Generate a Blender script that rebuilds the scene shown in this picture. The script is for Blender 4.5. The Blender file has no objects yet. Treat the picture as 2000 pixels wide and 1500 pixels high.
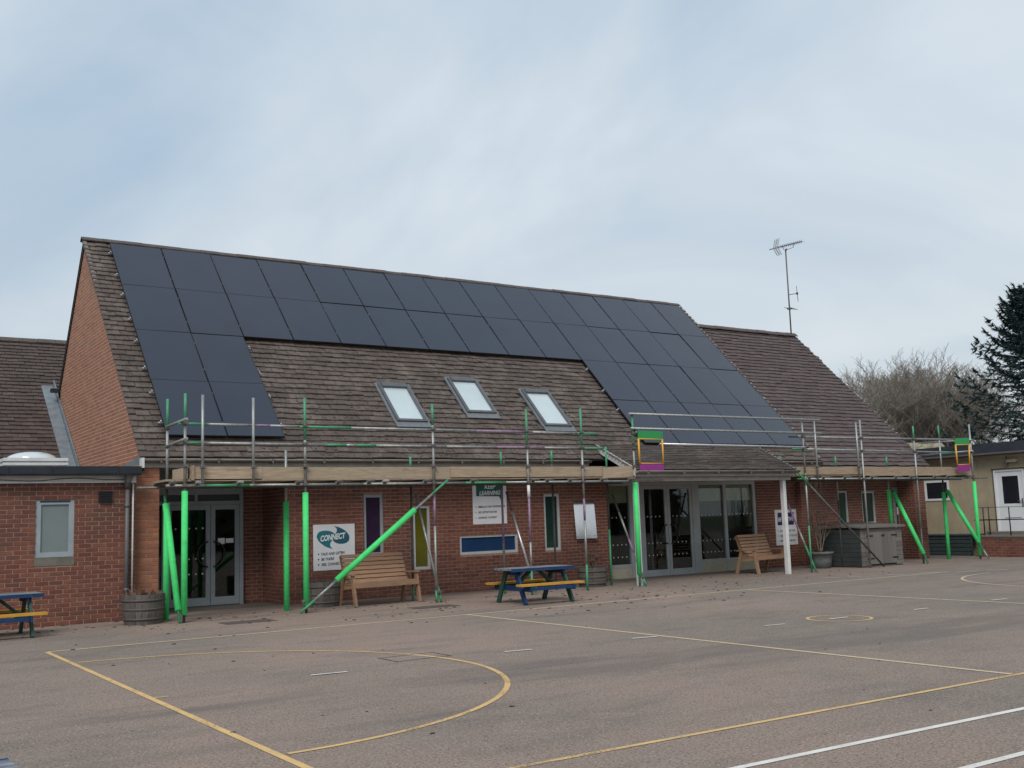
import bpy, math, random
from mathutils import Vector, Matrix
rnd = random.Random(7)
scene = bpy.context.scene
col = scene.collection
# ------------------------------------------------------------------ camera
FPX = 2080.0                                   # focal length in photo pixels (2000 wide)
YAW, PITCH, ROLL, CAMH = map(math.radians, (-33.6, 7.3, 1.9, 0)); CAMH = 1.5
CR = Matrix.Rotation(YAW, 3, 'Z') @ Matrix.Rotation(PITCH, 3, 'X') @ Matrix.Rotation(ROLL, 3, 'Y')
CC = Vector((0, 0, CAMH))
cam = bpy.data.objects.new('camera', bpy.data.cameras.new('camera')); col.objects.link(cam)
cam.data.sensor_width = 36; cam.data.lens = FPX / 2000 * 36; cam.data.clip_end = 2000; cam.data.clip_start = .1
cx_, fw_, up_ = CR.col[0], CR.col[1], CR.col[2]
M = Matrix((cx_, up_, -fw_)).transposed().to_4x4(); M.translation = CC
cam.matrix_world = M
scene.camera = cam
scene.render.resolution_x, scene.render.resolution_y = 1024, 768
# ------------------------------------------------------------------ sky, sun, exposure
SUN_EL, SUN_AZ = math.radians(46), math.radians(222)      # azimuth clockwise from +Y
w = bpy.data.worlds.new('World'); scene.world = w; w.use_nodes = True
nt = w.node_tree; nt.nodes.clear()
def nn(t, **k):
    n = nt.nodes.new(t)
    for a, b in k.items(): setattr(n, a, b)
    return n
out = nn('ShaderNodeOutputWorld'); bg = nn('ShaderNodeBackground'); bg.inputs['Strength'].default_value = 1.0
sky = nn('ShaderNodeTexSky', sky_type='NISHITA', sun_disc=False, sun_elevation=SUN_EL, sun_rotation=SUN_AZ)
skym = nn('ShaderNodeVectorMath', operation='SCALE'); skym.inputs['Scale'].default_value = 0.075
tc = nn('ShaderNodeTexCoord'); sep = nn('ShaderNodeSeparateXYZ')
zmax = nn('ShaderNodeMath', operation='MAXIMUM'); zmax.inputs[1].default_value = 0.0
zadd = nn('ShaderNodeMath', operation='ADD'); zadd.inputs[1].default_value = 0.16
dx = nn('ShaderNodeMath', operation='DIVIDE'); dy = nn('ShaderNodeMath', operation='DIVIDE'); cmb = nn('ShaderNodeCombineXYZ')
n1 = nn('ShaderNodeTexNoise'); n1.inputs['Scale'].default_value = 0.85; n1.inputs['Detail'].default_value = 9; n1.inputs['Roughness'].default_value = .52
n1.inputs['Distortion'].default_value = .6
map_ = nn('ShaderNodeMapping'); map_.inputs['Scale'].default_value = (1.0, 0.75, 1); map_.inputs['Rotation'].default_value = (0, 0, math.radians(-35)); map_.inputs['Location'].default_value = (2.3, .4, 0)
ramp = nn('ShaderNodeValToRGB')
ramp.color_ramp.elements[0].position = .34; ramp.color_ramp.elements[0].color = (.325, .425, .53, 1)
ramp.color_ramp.elements[1].position = .64; ramp.color_ramp.elements[1].color = (.555, .61, .655, 1)
mix = nn('ShaderNodeMix', data_type='RGBA'); mix.inputs[0].default_value = .9
L = nt.links.new
L(tc.outputs['Generated'], sep.inputs[0]); L(sep.outputs['Z'], zmax.inputs[0]); L(zmax.outputs[0], zadd.inputs[0])
L(sep.outputs['X'], dx.inputs[0]); L(zadd.outputs[0], dx.inputs[1]); L(sep.outputs['Y'], dy.inputs[0]); L(zadd.outputs[0], dy.inputs[1])
L(dx.outputs[0], cmb.inputs[0]); L(dy.outputs[0], cmb.inputs[1]); L(cmb.outputs[0], map_.inputs[0]); L(map_.outputs[0], n1.inputs['Vector'])
L(n1.outputs['Fac'], ramp.inputs[0]); L(sky.outputs[0], skym.inputs[0])
hz = nn('ShaderNodeMapRange'); hz.inputs[1].default_value = 0.02; hz.inputs[2].default_value = .34; hz.inputs[3].default_value = .6; hz.inputs[4].default_value = 0.0
L(zmax.outputs[0], hz.inputs[0]); hm = nn('ShaderNodeMix', data_type='RGBA'); hm.inputs[7].default_value = (.58, .59, .57, 1)
L(hz.outputs[0], hm.inputs[0]); L(ramp.outputs[0], hm.inputs[6])
L(skym.outputs[0], mix.inputs[6]); L(hm.outputs[2], mix.inputs[7]); L(mix.outputs[2], bg.inputs['Color']); L(bg.outputs[0], out.inputs[0])
sd = bpy.data.lights.new('sun', 'SUN'); sd.energy = 1.5; sd.angle = math.radians(25); sd.color = (1, .965, .92)
so = bpy.data.objects.new('sun', sd); col.objects.link(so)
sv = Vector((math.sin(SUN_AZ) * math.cos(SUN_EL), math.cos(SUN_AZ) * math.cos(SUN_EL), math.sin(SUN_EL)))
so.rotation_euler = sv.to_track_quat('Z', 'Y').to_euler(); so.location = (0, -10, 30)
vs = scene.view_settings; vs.view_transform = 'Standard'; vs.look = 'None'; vs.exposure = 0.42; vs.gamma = 1; vs.use_curve_mapping = False

# ------------------------------------------------------------------ pixel -> point on a known plane
def ray(x, y): return CR @ Vector(((x - 1000) / FPX, 1, -(y - 750) / FPX))
def onZ(x, y, z=0.0): d = ray(x, y); return CC + d * ((z - CAMH) / d.z)
def onY(x, y, Y): d = ray(x, y); return CC + d * (Y / d.y)
def onX(x, y, X): d = ray(x, y); return CC + d * (X / d.x)
def atD(x, y, D): d = ray(x, y); return CC + d * D
V = Vector
# ------------------------------------------------------------------ materials
def mat(name, c, c2=None, rough=.7, scale=6.0, metal=0, bump=0.0, bscale=None, rand=None, spec=.5, detail=5, stretch=None, coat=0, spread=(.35, .65)):
    m = bpy.data.materials.new(name); m.use_nodes = True; t = m.node_tree; b = t.nodes['Principled BSDF']
    b.inputs['Roughness'].default_value = rough; b.inputs['Metallic'].default_value = metal
    b.inputs['Specular IOR Level'].default_value = spec; b.inputs['Coat Weight'].default_value = coat
    b.inputs['Base Color'].default_value = (*c, 1)
    co = t.nodes.new('ShaderNodeTexCoord'); vec = co.outputs['Object']
    geo = t.nodes.new('ShaderNodeNewGeometry'); vec = geo.outputs['Position']
    if stretch:
        mp = t.nodes.new('ShaderNodeMapping'); mp.inputs['Scale'].default_value = stretch; t.links.new(vec, mp.inputs[0]); vec = mp.outputs[0]
    colout = None
    if rand:                                                  # list of colours picked per piece
        oi = t.nodes.new('ShaderNodeObjectInfo'); ad = t.nodes.new('ShaderNodeMath'); ad.operation = 'ADD'
        t.links.new(oi.outputs['Random'], ad.inputs[0]); t.links.new(geo.outputs['Random Per Island'], ad.inputs[1])
        fr = t.nodes.new('ShaderNodeMath'); fr.operation = 'FRACT'; t.links.new(ad.outputs[0], fr.inputs[0])
        r = t.nodes.new('ShaderNodeValToRGB'); cr = r.color_ramp
        while len(cr.elements) < len(rand): cr.elements.new(.5)
        for i, cc in enumerate(rand): cr.elements[i].position = i / (len(rand) - 1); cr.elements[i].color = (*cc, 1)
        t.links.new(fr.outputs[0], r.inputs[0]); colout = r.outputs[0]
    if c2:
        ns = t.nodes.new('ShaderNodeTexNoise'); ns.inputs['Scale'].default_value = scale; ns.inputs['Detail'].default_value = detail; ns.inputs['Roughness'].default_value = .65
        t.links.new(vec, ns.inputs['Vector'])
        mr = t.nodes.new('ShaderNodeMapRange'); mr.inputs[1].default_value, mr.inputs[2].default_value = spread; t.links.new(ns.outputs['Fac'], mr.inputs[0])
        mx = t.nodes.new('ShaderNodeMix'); mx.data_type = 'RGBA'
        mx.inputs[6].default_value = (*c, 1); mx.inputs[7].default_value = (*c2, 1)
        if colout: t.links.new(colout, mx.inputs[6]); 
        if rand:
            ml = t.nodes.new('ShaderNodeMath'); ml.operation = 'MULTIPLY'; ml.inputs[1].default_value = .55; t.links.new(mr.outputs[0], ml.inputs[0]); t.links.new(ml.outputs[0], mx.inputs[0])
        else: t.links.new(mr.outputs[0], mx.inputs[0])
        colout = mx.outputs[2]
    if colout: t.links.new(colout, b.inputs['Base Color'])
    if bump:
        nb = t.nodes.new('ShaderNodeTexNoise'); nb.inputs['Scale'].default_value = bscale or scale * 4; nb.inputs['Detail'].default_value = 4
        t.links.new(vec, nb.inputs['Vector'])
        bp = t.nodes.new('ShaderNodeBump'); bp.inputs['Strength'].default_value = bump; bp.inputs['Distance'].default_value = .01
        t.links.new(nb.outputs['Fac'], bp.inputs['Height']); t.links.new(bp.outputs[0], b.inputs['Normal'])
    return m
def over(m, c, scale, lo, hi, amt=1.0, stretch=None, offs=0):      # a second noise layer of another colour (lichen, stains, wear)
    t = m.node_tree; b = t.nodes['Principled BSDF']; inp = b.inputs['Base Color']
    mx = t.nodes.new('ShaderNodeMix'); mx.data_type = 'RGBA'
    if inp.links: t.links.new(inp.links[0].from_socket, mx.inputs[6])
    else: mx.inputs[6].default_value = inp.default_value
    mx.inputs[7].default_value = (*c, 1)
    g = t.nodes.new('ShaderNodeNewGeometry'); mp = t.nodes.new('ShaderNodeMapping'); mp.inputs['Location'].default_value = (offs, offs * 2, offs)
    if stretch: mp.inputs['Scale'].default_value = stretch
    t.links.new(g.outputs['Position'], mp.inputs[0])
    ns = t.nodes.new('ShaderNodeTexNoise'); ns.inputs['Scale'].default_value = scale; ns.inputs['Detail'].default_value = 6; ns.inputs['Roughness'].default_value = .6
    t.links.new(mp.outputs[0], ns.inputs['Vector'])
    mr = t.nodes.new('ShaderNodeMapRange'); mr.inputs[1].default_value = lo; mr.inputs[2].default_value = hi; mr.inputs[4].default_value = amt
    t.links.new(ns.outputs['Fac'], mr.inputs[0]); t.links.new(mr.outputs[0], mx.inputs[0]); t.links.new(mx.outputs[2], inp)
    return m
brick_cols = [(.15, .049, .032), (.205, .068, .043), (.235, .086, .053), (.18, .059, .04), (.255, .104, .064), (.135, .052, .038), (.215, .07, .044)]
m_brick = mat('red_brick', (.19, .06, .04), (.10, .04, .032), .9, 14, rand=brick_cols, bump=.35, bscale=90)
over(m_brick, (.07, .045, .035), .9, .52, .74, .6); over(m_brick, (.30, .19, .15), 2.6, .60, .76, .4, offs=12)
m_gbrick = mat('gable_brick', (.27, .11, .07), (.24, .12, .08), .9, 14, rand=[(c[0] * 1.45 + .045, c[1] * 1.4 + .030, c[2] * 1.2 + .014) for c in brick_cols], bump=.3, bscale=90)  # warmer, raised brick tones; the gable's stronger light is put into the colour
m_mortar = mat('mortar', (.35, .235, .18), (.25, .17, .135), .95, 25, bump=.3, bscale=120)
tile_cols = [(.092, .069, .057), (.112, .084, .069), (.136, .102, .085), (.080, .061, .052), (.152, .114, .094), (.104, .075, .063), (.124, .089, .074)]
m_tile = mat('weathered_tile', (.1, .08, .07), (.055, .047, .043), .92, 9, rand=tile_cols, bump=.6, bscale=60)
over(m_tile, (.21, .175, .15), 1.6, .52, .70, .6); over(m_tile, (.045, .042, .034), 9, .54, .66, .8, offs=5); over(m_tile, (.25, .22, .20), 26, .66, .73, .7, offs=8)
m_tile2 = mat('purple_tile', (.1, .078, .08), (.07, .056, .058), .9, 9, rand=[(r * .88, g * .83, b * .95) for r, g, b in tile_cols], bump=.4, bscale=60)
over(m_tile2, (.125, .105, .108), 1.8, .52, .75, .45); over(m_tile2, (.05, .045, .045), 12, .56, .68, .6, offs=3)
m_tile3 = mat('dark_tile', (.07, .055, .052), (.05, .04, .038), .92, 9, rand=[(r * .78, g * .75, b * .76) for r, g, b in tile_cols], bump=.4, bscale=60)
m_ridge = mat('ridge_tile', (.12, .09, .08), (.07, .06, .055), .9, 12, bump=.4)
m_vmort = mat('verge_mortar', (.25, .23, .21), (.14, .125, .115), .95, 20)
m_deck = mat('roof_deck', (.03, .027, .025))
m_pv = mat('solar_glass', (.009, .014, .028), (.014, .020, .036), .17, .7, spec=.78, coat=0)
m_pvf = mat('black_frame', (.012, .013, .016), rough=.4, spec=.5)
m_alu = mat('aluminium', (.62, .63, .64), (.45, .46, .47), .4, 20, metal=.7)
m_galv = mat('galvanised_tube', (.40, .41, .40), (.25, .26, .25), .5, 16, metal=.55, stretch=(1, 1, .4))
over(m_galv, (.23, .19, .16), 7, .6, .72, .5)
m_gtube = mat('green_tube', (.045, .24, .11), (.07, .30, .16), .5, 14)
m_ptube = mat('purple_tube', (.22, .11, .21), (.30, .22, .29), .5, 14)
m_dtube = mat('dark_tube', (.13, .125, .12), (.07, .07, .065), .6, 16, metal=.3)
m_rust = mat('coupler_steel', (.22, .20, .18), (.12, .10, .09), .6, 30, metal=.5)
m_foam = mat('green_foam', (.075, .74, .20), (.06, .64, .165), .8, 7, bump=.35, bscale=22)
over(m_foam, (.05, .36, .12), 5, .56, .75, .55); over(m_foam, (.12, .20, .11), 30, .66, .74, .5, offs=4)
m_board = mat('scaffold_board', (.36, .27, .18), (.17, .115, .075), .85, 4, stretch=(.8, 6, 16), rand=[(.29, .225, .16), (.50, .39, .27), (.37, .275, .185), (.46, .36, .25)], bump=.3)
over(m_board, (.15, .12, .10), 3, .58, .75, .6, stretch=(1, 3, 3))
m_bench = mat('bench_timber', (.34, .21, .13), (.19, .11, .07), .75, 5, stretch=(.9, 9, 14), rand=[(.32, .18, .10), (.41, .25, .145), (.35, .205, .12)], bump=.2)
over(m_bench, (.17, .12, .09), 5, .57, .7, .6)
m_weath = mat('weathered_timber', (.22, .20, .18), (.12, .11, .10), .9, 4, stretch=(9, 9, .8), rand=[(.15, .135, .12), (.20, .18, .158), (.125, .114, .104)], bump=.3)
m_barrel = mat('barrel_stave', (.13, .115, .1), (.06, .054, .05), .9, 5, stretch=(5, 5, 1.2), rand=[(.105, .093, .083), (.15, .134, .12), (.085, .077, .07)], bump=.3)
m_hoop = mat('barrel_hoop', (.10, .095, .09), (.14, .10, .08), .7, 20, metal=.4)
m_soil = mat('soil', (.035, .025, .018), (.07, .05, .035), .95, 40)
m_white = mat('white_paint', (.72, .72, .70), (.60, .60, .58), .55, 4)
m_fascia = mat('fascia_paint', (.40, .37, .34), (.30, .275, .25), .6, 3)
m_gutter = mat('brown_gutter', (.17, .15, .135), (.12, .105, .095), .5, 6)
m_gutd = mat('dark_gutter', (.022, .026, .034), (.032, .036, .043), .65, 6, spec=.25)
m_pipe = mat('grey_pipe', (.13, .125, .125), (.10, .095, .095), .5, 6)
m_lead = mat('lead_flashing', (.20, .23, .25), (.14, .16, .18), .55, 5)
m_frame = mat('grey_window_frame', (.33, .37, .40), (.27, .31, .335), .45, 3)
m_framed = mat('door_frame_grey', (.27, .30, .32), (.22, .245, .26), .45, 3)
m_framel = mat('light_frame', (.50, .51, .51), (.42, .43, .43), .5, 3)
m_frameb = mat('bay_frame', (.42, .435, .435), (.35, .365, .365), .5, 3)
m_cream = mat('cream_panel', (.52, .46, .34), (.42, .37, .27), .7, 4)
m_blind = mat('roller_blind', (.55, .50, .36), (.48, .44, .31), .85, 2)
m_frost = mat('frosted_pane', (.16, .20, .20), (.19, .23, .23), .35, 1.2, coat=.3)
m_pp = mat('purple_pane', (.028, .014, .038), (.04, .022, .05), .1, 2, spec=.35)
m_py = mat('yellow_pane', (.125, .118, .010), (.09, .085, .010), .1, 1.2, spec=.4)
m_pb = mat('blue_pane', (.008, .036, .10), (.011, .048, .13), .12, 1.6, spec=.35)
m_pg = mat('green_pane', (.010, .032, .025), (.018, .048, .04), .08, 1.5, spec=.4)
m_sky = mat('skylight_pane', (.55, .62, .63), (.48, .55, .56), .08, 1, spec=.8, coat=.6)
m_skyf = mat('skylight_frame', (.10, .105, .115), (.13, .135, .14), .4, 8, metal=.3)
m_vel = mat('skylight_flashing', (.13, .14, .15), (.17, .18, .19), .5, 8)
m_black = mat('black_metal', (.012, .012, .013), rough=.45)
m_mirror = mat('mirror_board', (.66, .66, .67), (.58, .58, .59), .05, 2, metal=.9)
m_teal = mat('teal_print', (.012, .17, .21), (.012, .14, .18), .5, 2)
m_teal2 = mat('teal_print_dark', (.010, .105, .15), rough=.5)
m_dgreen = mat('green_print', (.006, .085, .06), rough=.5)
m_purp = mat('purple_print', (.045, .016, .11), rough=.5)
m_ink = mat('ink', (.03, .035, .05), rough=.6)
m_signw = mat('sign_white', (.74, .74, .75), (.67, .67, .68), .5, 2)
m_blue = mat('blue_paint', (.009, .034, .092), (.013, .048, .125), .65, 9, spec=.3)
over(m_blue, (.08, .10, .14), 16, .6, .7, .6)
m_bluetop = mat('worn_blue_top', (.08, .115, .18), (.34, .30, .26), .7, 5, stretch=(.8, 6, 6), spread=(.42, .62))
m_dgp = mat('dark_green_paint', (.014, .06, .045), (.02, .085, .06), .6, 9)
m_yel = mat('yellow_paint', (.60, .31, .03), (.48, .24, .03), .6, 9)
over(m_yel, (.25, .17, .09), 18, .6, .7, .6)
m_beige = mat('beige_render', (.42, .345, .235), (.33, .27, .18), .9, 1.6, bump=.15, bscale=30)
over(m_beige, (.27, .225, .16), 2.2, .55, .75, .6, stretch=(3, 3, .4))
m_roofd = mat('dark_roof_edge', (.028, .031, .042), (.04, .043, .055), .5, 3)
m_upvc = mat('white_upvc', (.78, .79, .80), (.72, .73, .74), .35, 2)
m_slat = mat('teal_slat', (.05, .075, .075), (.035, .052, .055), .8, 5)
m_shed = mat('shed_side_paint', (.045, .055, .055), (.03, .037, .037), .85, 6)
m_int = mat('interior_wall', (.22, .2, .18)); m_floor = mat('interior_floor', (.14, .12, .10), rough=.5)
m_furn = mat('interior_cabinet', (.03, .035, .05), rough=.5)
m_bark = mat('bare_bark', (.15, .13, .105), (.10, .088, .072), .95, 12)
m_twig = mat('bare_twigs', (.27, .24, .205), (.20, .178, .15), .95, 3)
m_pale = mat('pale_bark', (.27, .22, .17), (.17, .14, .11), .9, 20)
m_needle = mat('spruce_needles', (.03, .055, .055), (.055, .09, .085), 1.0, 1.4, spec=.05, rand=[(.036, .06, .06), (.06, .095, .092), (.09, .135, .13)])
m_leaf = mat('dull_leaf', (.05, .06, .025), (.10, .06, .03), .8, 15, rand=[(.045, .05, .02), (.09, .05, .025), (.03, .045, .02)])
m_moss = mat('moss_debris', (.022, .02, .014), (.045, .038, .025), .95, 20)
m_cover = mat('rusty_cover', (.115, .085, .07), (.085, .065, .055), .9, 12, bump=.3)
m_glass = bpy.data.materials.new('window_glass'); m_glass.use_nodes = True
t = m_glass.node_tree; t.nodes.clear(); o_ = t.nodes.new('ShaderNodeOutputMaterial'); a_ = t.nodes.new('ShaderNodeBsdfTransparent'); g_ = t.nodes.new('ShaderNodeBsdfGlossy'); x_ = t.nodes.new('ShaderNodeMixShader'); f_ = t.nodes.new('ShaderNodeFresnel')
f_.inputs[0].default_value = 1.5; a_.inputs[0].default_value = (.80, .84, .83, 1); g_.inputs['Roughness'].default_value = .02; g_.inputs[0].default_value = (.8, .85, .85, 1)
ge_ = t.nodes.new('ShaderNodeNewGeometry'); io_ = t.nodes.new('ShaderNodeMapRange'); io_.inputs[3].default_value = 1.5; io_.inputs[4].default_value = 1 / 1.5; t.links.new(ge_.outputs['Backfacing'], io_.inputs[0]); t.links.new(io_.outputs[0], f_.inputs[0])   # same reflectance from both sides
t.links.new(f_.outputs[0], x_.inputs[0]); t.links.new(a_.outputs[0], x_.inputs[1]); t.links.new(g_.outputs[0], x_.inputs[2]); t.links.new(x_.outputs[0], o_.inputs[0])

# asphalt: brown-grey, fine aggregate, broad patches, darker damp stains
m_asph = mat('old_asphalt', (.250, .192, .152), (.205, .166, .136), .93, .3, bump=1.0, bscale=45, detail=8)
over(m_asph, (.335, .232, .182), .13, .42, .62, .85, offs=3)
over(m_asph, (.14, .117, .10), 1.3, .50, .68, .5, offs=14, stretch=(.55, 1.5, 1)); over(m_asph, (.31, .26, .22), 4.0, .53, .70, .45, offs=31)
over(m_asph, (.065, .056, .048), 55, .50, .62, .75, offs=5); over(m_asph, (.46, .40, .34), 42, .575, .66, .8, offs=9); over(m_asph, (.06, .052, .045), 22, .58, .66, .6, offs=22)
over(m_asph, (.125, .105, .09), .55, .55, .66, .55, offs=41, stretch=(.35, 1.6, 1))
m_grass = mat('far_grass', (.05, .075, .025), (.07, .085, .035), .95, .4)
def paint(name, c, c2, wear):
    m = mat(name, c, c2, .75, 4); t = m.node_tree; b = t.nodes['Principled BSDF']
    g = t.nodes.new('ShaderNodeNewGeometry'); ns = t.nodes.new('ShaderNodeTexNoise'); ns.inputs['Scale'].default_value = 38; ns.inputs['Detail'].default_value = 6; ns.inputs['Roughness'].default_value = .75
    n2 = t.nodes.new('ShaderNodeTexNoise'); n2.inputs['Scale'].default_value = 1.7; n2.inputs['Detail'].default_value = 3
    t.links.new(g.outputs['Position'], ns.inputs['Vector']); t.links.new(g.outputs['Position'], n2.inputs['Vector'])
    a = t.nodes.new('ShaderNodeMath'); a.operation = 'MULTIPLY_ADD'; a.inputs[1].default_value = .6; t.links.new(n2.outputs['Fac'], a.inputs[0]); t.links.new(ns.outputs['Fac'], a.inputs[2])
    mr = t.nodes.new('ShaderNodeMapRange'); mr.inputs[1].default_value = wear; mr.inputs[2].default_value = wear + .13; mr.inputs[3].default_value = 1; mr.inputs[4].default_value = .12
    t.links.new(a.outputs[0], mr.inputs[0]); t.links.new(mr.outputs[0], b.inputs['Alpha'])
    return m
m_pyel = paint('yellow_line_paint', (.70, .45, .17), (.56, .38, .18), .87)
m_pfad = paint('faded_line_paint', (.64, .49, .30), (.56, .44, .29), .93)
m_pwht = paint('white_line_paint', (.76, .72, .67), (.62, .58, .53), .90)
m_pwf = paint('worn_white_paint', (.62, .56, .51), (.52, .47, .42), .84)

# ------------------------------------------------------------------ mesh builder
class MB:
    def __init__(s): s.v = []; s.f = []; s.m = []; s.sm = []
    def add(s, vs, fs, mi=0, smooth=False):
        b = len(s.v); s.v += [tuple(p) for p in vs]
        for f in fs: s.f.append([b + i for i in f]); s.m.append(mi); s.sm.append(smooth)
        return s
    def box(s, x0, x1, y0, y1, z0, z1, mi=0):
        return s.add([(x0, y0, z0), (x1, y0, z0), (x1, y1, z0), (x0, y1, z0), (x0, y0, z1), (x1, y0, z1), (x1, y1, z1), (x0, y1, z1)],
                     [(0, 3, 2, 1), (4, 5, 6, 7), (0, 1, 5, 4), (1, 2, 6, 5), (2, 3, 7, 6), (3, 0, 4, 7)], mi)
    def obox(s, c, ax, ay, az, mi=0):      # centre and three half-axis vectors
        c, ax, ay, az = V(c), V(ax), V(ay), V(az); p = []
        for k in (-1, 1):
            for i, j in ((-1, -1), (1, -1), (1, 1), (-1, 1)): p.append(c + ax * i + ay * j + az * k)
        return s.add(p, [(0, 3, 2, 1), (4, 5, 6, 7), (0, 1, 5, 4), (1, 2, 6, 5), (2, 3, 7, 6), (3, 0, 4, 7)], mi)
    def beam(s, p, q, w, h, up=(0, 0, 1), mi=0):   # rectangular bar from p to q
        p, q = V(p), V(q); d = q - p; l = d.length; d.normalize(); sd_ = d.cross(V(up)); sd_.normalize(); u = sd_.cross(d)
        return s.obox((p + q) / 2, d * l / 2, sd_ * w / 2, u * h / 2, mi)
    def tube(s, p, q, r, n=10, r2=None, mi=0, caps=True):
        p, q = V(p), V(q); d = (q - p).normalized(); a = d.orthogonal().normalized(); b = d.cross(a); r2 = r if r2 is None else r2
        vs = [p + (a * math.cos(6.28319 * i / n) + b * math.sin(6.28319 * i / n)) * r for i in range(n)] + [q + (a * math.cos(6.28319 * i / n) + b * math.sin(6.28319 * i / n)) * r2 for i in range(n)]
        s.add(vs, [(i, (i + 1) % n, n + (i + 1) % n, n + i) for i in range(n)], mi, True)
        if caps:
            b0 = len(s.v) - 2 * n
            s.f += [[b0 + i for i in reversed(range(n))], [b0 + n + i for i in range(n)]]; s.m += [mi, mi]; s.sm += [False, False]
        return s
    def prism(s, pts, off, mi=0):          # polygon pushed along a vector
        n = len(pts); off = V(off); p = [V(a) for a in pts]
        return s.add(p + [a + off for a in p], [tuple(reversed(range(n))), tuple(range(n, 2 * n))] + [(i, (i + 1) % n, n + (i + 1) % n, n + i) for i in range(n)], mi)
    def lathe(s, c, prof, n=24, mi=0, smooth=True, sx=1, sy=1):
        c = V(c); vs = []
        for r, z in prof:
            for i in range(n): vs.append(c + V((r * sx * math.cos(6.28319 * i / n), r * sy * math.sin(6.28319 * i / n), z)))
        fs = []
        for k in range(len(prof) - 1):
            for i in range(n): fs.append((k * n + i, k * n + (i + 1) % n, (k + 1) * n + (i + 1) % n, (k + 1) * n + i))
        s.add(vs, fs, mi, smooth)
        return s
    def mesh(s, name, mats, off=(0, 0, 0)):
        me = bpy.data.meshes.new(name); o = V(off)
        me.from_pydata([tuple(V(p) - o) for p in s.v], [], s.f); 
        for m in (mats if isinstance(mats, (list, tuple)) else [mats]): me.materials.append(m)
        me.polygons.foreach_set('material_index', s.m); me.polygons.foreach_set('use_smooth', s.sm); me.update()
        return me
    def build(s, name, mats, parent=None):
        off = base_of(parent) if parent else V((0, 0, 0))
        o = bpy.data.objects.new(name, s.mesh(name, mats, off)); col.objects.link(o); o.parent = parent
        return o
def base_of(o):
    p = V((0, 0, 0))
    while o: p += o.location; o = o.parent
    return p
def tag(o, label, cat, group=None, kind=None):
    if label: o['label'] = label
    if cat: o['category'] = cat
    if group: o['group'] = group
    if kind: o['kind'] = kind
    return o
def thing(name, label, cat, loc=(0, 0, 0), group=None):
    o = bpy.data.objects.new(name, None); col.objects.link(o); o.location = loc; o.empty_display_size = .2
    return tag(o, label, cat, group)
def single(mb, name, mats, label, cat, base, group=None, kind=None):
    o = bpy.data.objects.new(name, mb.mesh(name, mats, base)); col.objects.link(o); o.location = base
    return tag(o, label, cat, group, kind)
def copy_tree(o, parent=None):
    c = o.copy(); col.objects.link(c); c.parent = parent
    for ch in list(o.children): copy_tree(ch, c)
    return c
def inst(name, me, parent, loc, rot=None, scale=None):
    o = bpy.data.objects.new(name, me); col.objects.link(o); o.parent = parent; o.location = V(loc) - base_of(parent)
    if rot is not None: o.rotation_mode = 'QUATERNION'; o.rotation_quaternion = rot
    if scale: o.scale = scale
    return o

# ------------------------------------------------------------------ ground
g = MB(); g.add([(-500, -500, -.03), (600, -500, -.03), (600, 700, -.03), (-500, 700, -.03)], [(0, 1, 2, 3)])
tag(g.build('ground', m_grass), 'rough grass beyond the school grounds', None, kind='structure')
g = MB(); g.add([(-60, -60, 0), (70, -60, 0), (70, 70, 0), (-60, 70, 0)], [(0, 1, 2, 3)])
play = tag(g.build('playground', m_asph), 'worn brown grey asphalt playground', None, kind='structure')
def strip(p, q, wd, z=.004):
    p, q = V((p[0], p[1], z)), V((q[0], q[1], z)); d = (q - p).normalized(); s = V((-d.y, d.x, 0)) * wd / 2
    return [p - s, q - s, q + s, p + s]
def line(name, segs, m, label, wd=.05, z=.004):
    mb = MB()
    for p, q in segs: mb.add(strip(p, q, wd, z), [(0, 1, 2, 3)])
    o = mb.build(name, m); return tag(o, label, None, kind='structure')
def arc(name, c, r, a0, a1, m, label, wd=.055, z=.004, n=64):
    mb = MB(); vs = []
    for i in range(n + 1):
        a = math.radians(a0 + (a1 - a0) * i / n)
        for rr in (r - wd / 2, r + wd / 2): vs.append((c[0] + rr * math.cos(a), c[1] + rr * math.sin(a), z))
    mb.add(vs, [(2 * i, 2 * i + 1, 2 * i + 3, 2 * i + 2) for i in range(n)])
    return tag(mb.build(name, m), label, None, kind='structure')
BX = 2.70
line('court_line', [((BX, 15.2), (BX, 5.65))], m_pyel, 'thick yellow goal line of the netball court', .06)
line('court_line', [((BX + .03, 15.21), (22.0, 15.25))], m_pfad, 'faded far side line of the netball court', .065)
line('court_line', [((BX + .03, 5.66), (22.0, 5.62))], m_pyel, 'yellow near side line of the netball court', .05)
line('court_line', [((9.08, 15.19), (9.0, 5.69))], m_pfad, 'faded yellow line crossing the court at its first third', .06)
line('court_line', [((15.48, 15.19), (15.4, 5.69))], m_pfad, 'faded yellow line crossing the court at its second third', .065)
line('court_line', [((BX + .03, 10.17), (BX + .16, 10.17))], m_pyel, 'short yellow tick at the middle of the goal line', .035)
arc('goal_circle', (BX + .03, 10.33), 3.31, -89.4, 89.4, m_pyel, 'yellow goal semicircle on the thick goal line')
arc('goal_circle', (22.0, 10.75), 3.45, 90, 270, m_pfad, 'faded goal semicircle at the far end of the court', .05)
arc('centre_circle', (12.07, 10.14), .43, 0, 360, m_pyel, 'small yellow centre circle of the court', .045)
for (a, b) in [((607, 1320), (678, 1313)), ((985, 1274), (1038, 1269.5)), ((1235, 1248), (1283, 1244)), ((1494, 1223), (1533, 1219.5)), ((1620, 1210), (1656, 1206)), ((1785, 1191.5), (1813, 1188.5)), ((1937, 1173), (1967, 1170))]:
    p, q = onZ(*a), onZ(*b); line('dash_line', [((p.x, p.y), (q.x, q.y))], m_pwht, 'short white dash on the centre line of the court', .05, .008)['group'] = 'white dashes along the court centre line'
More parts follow.
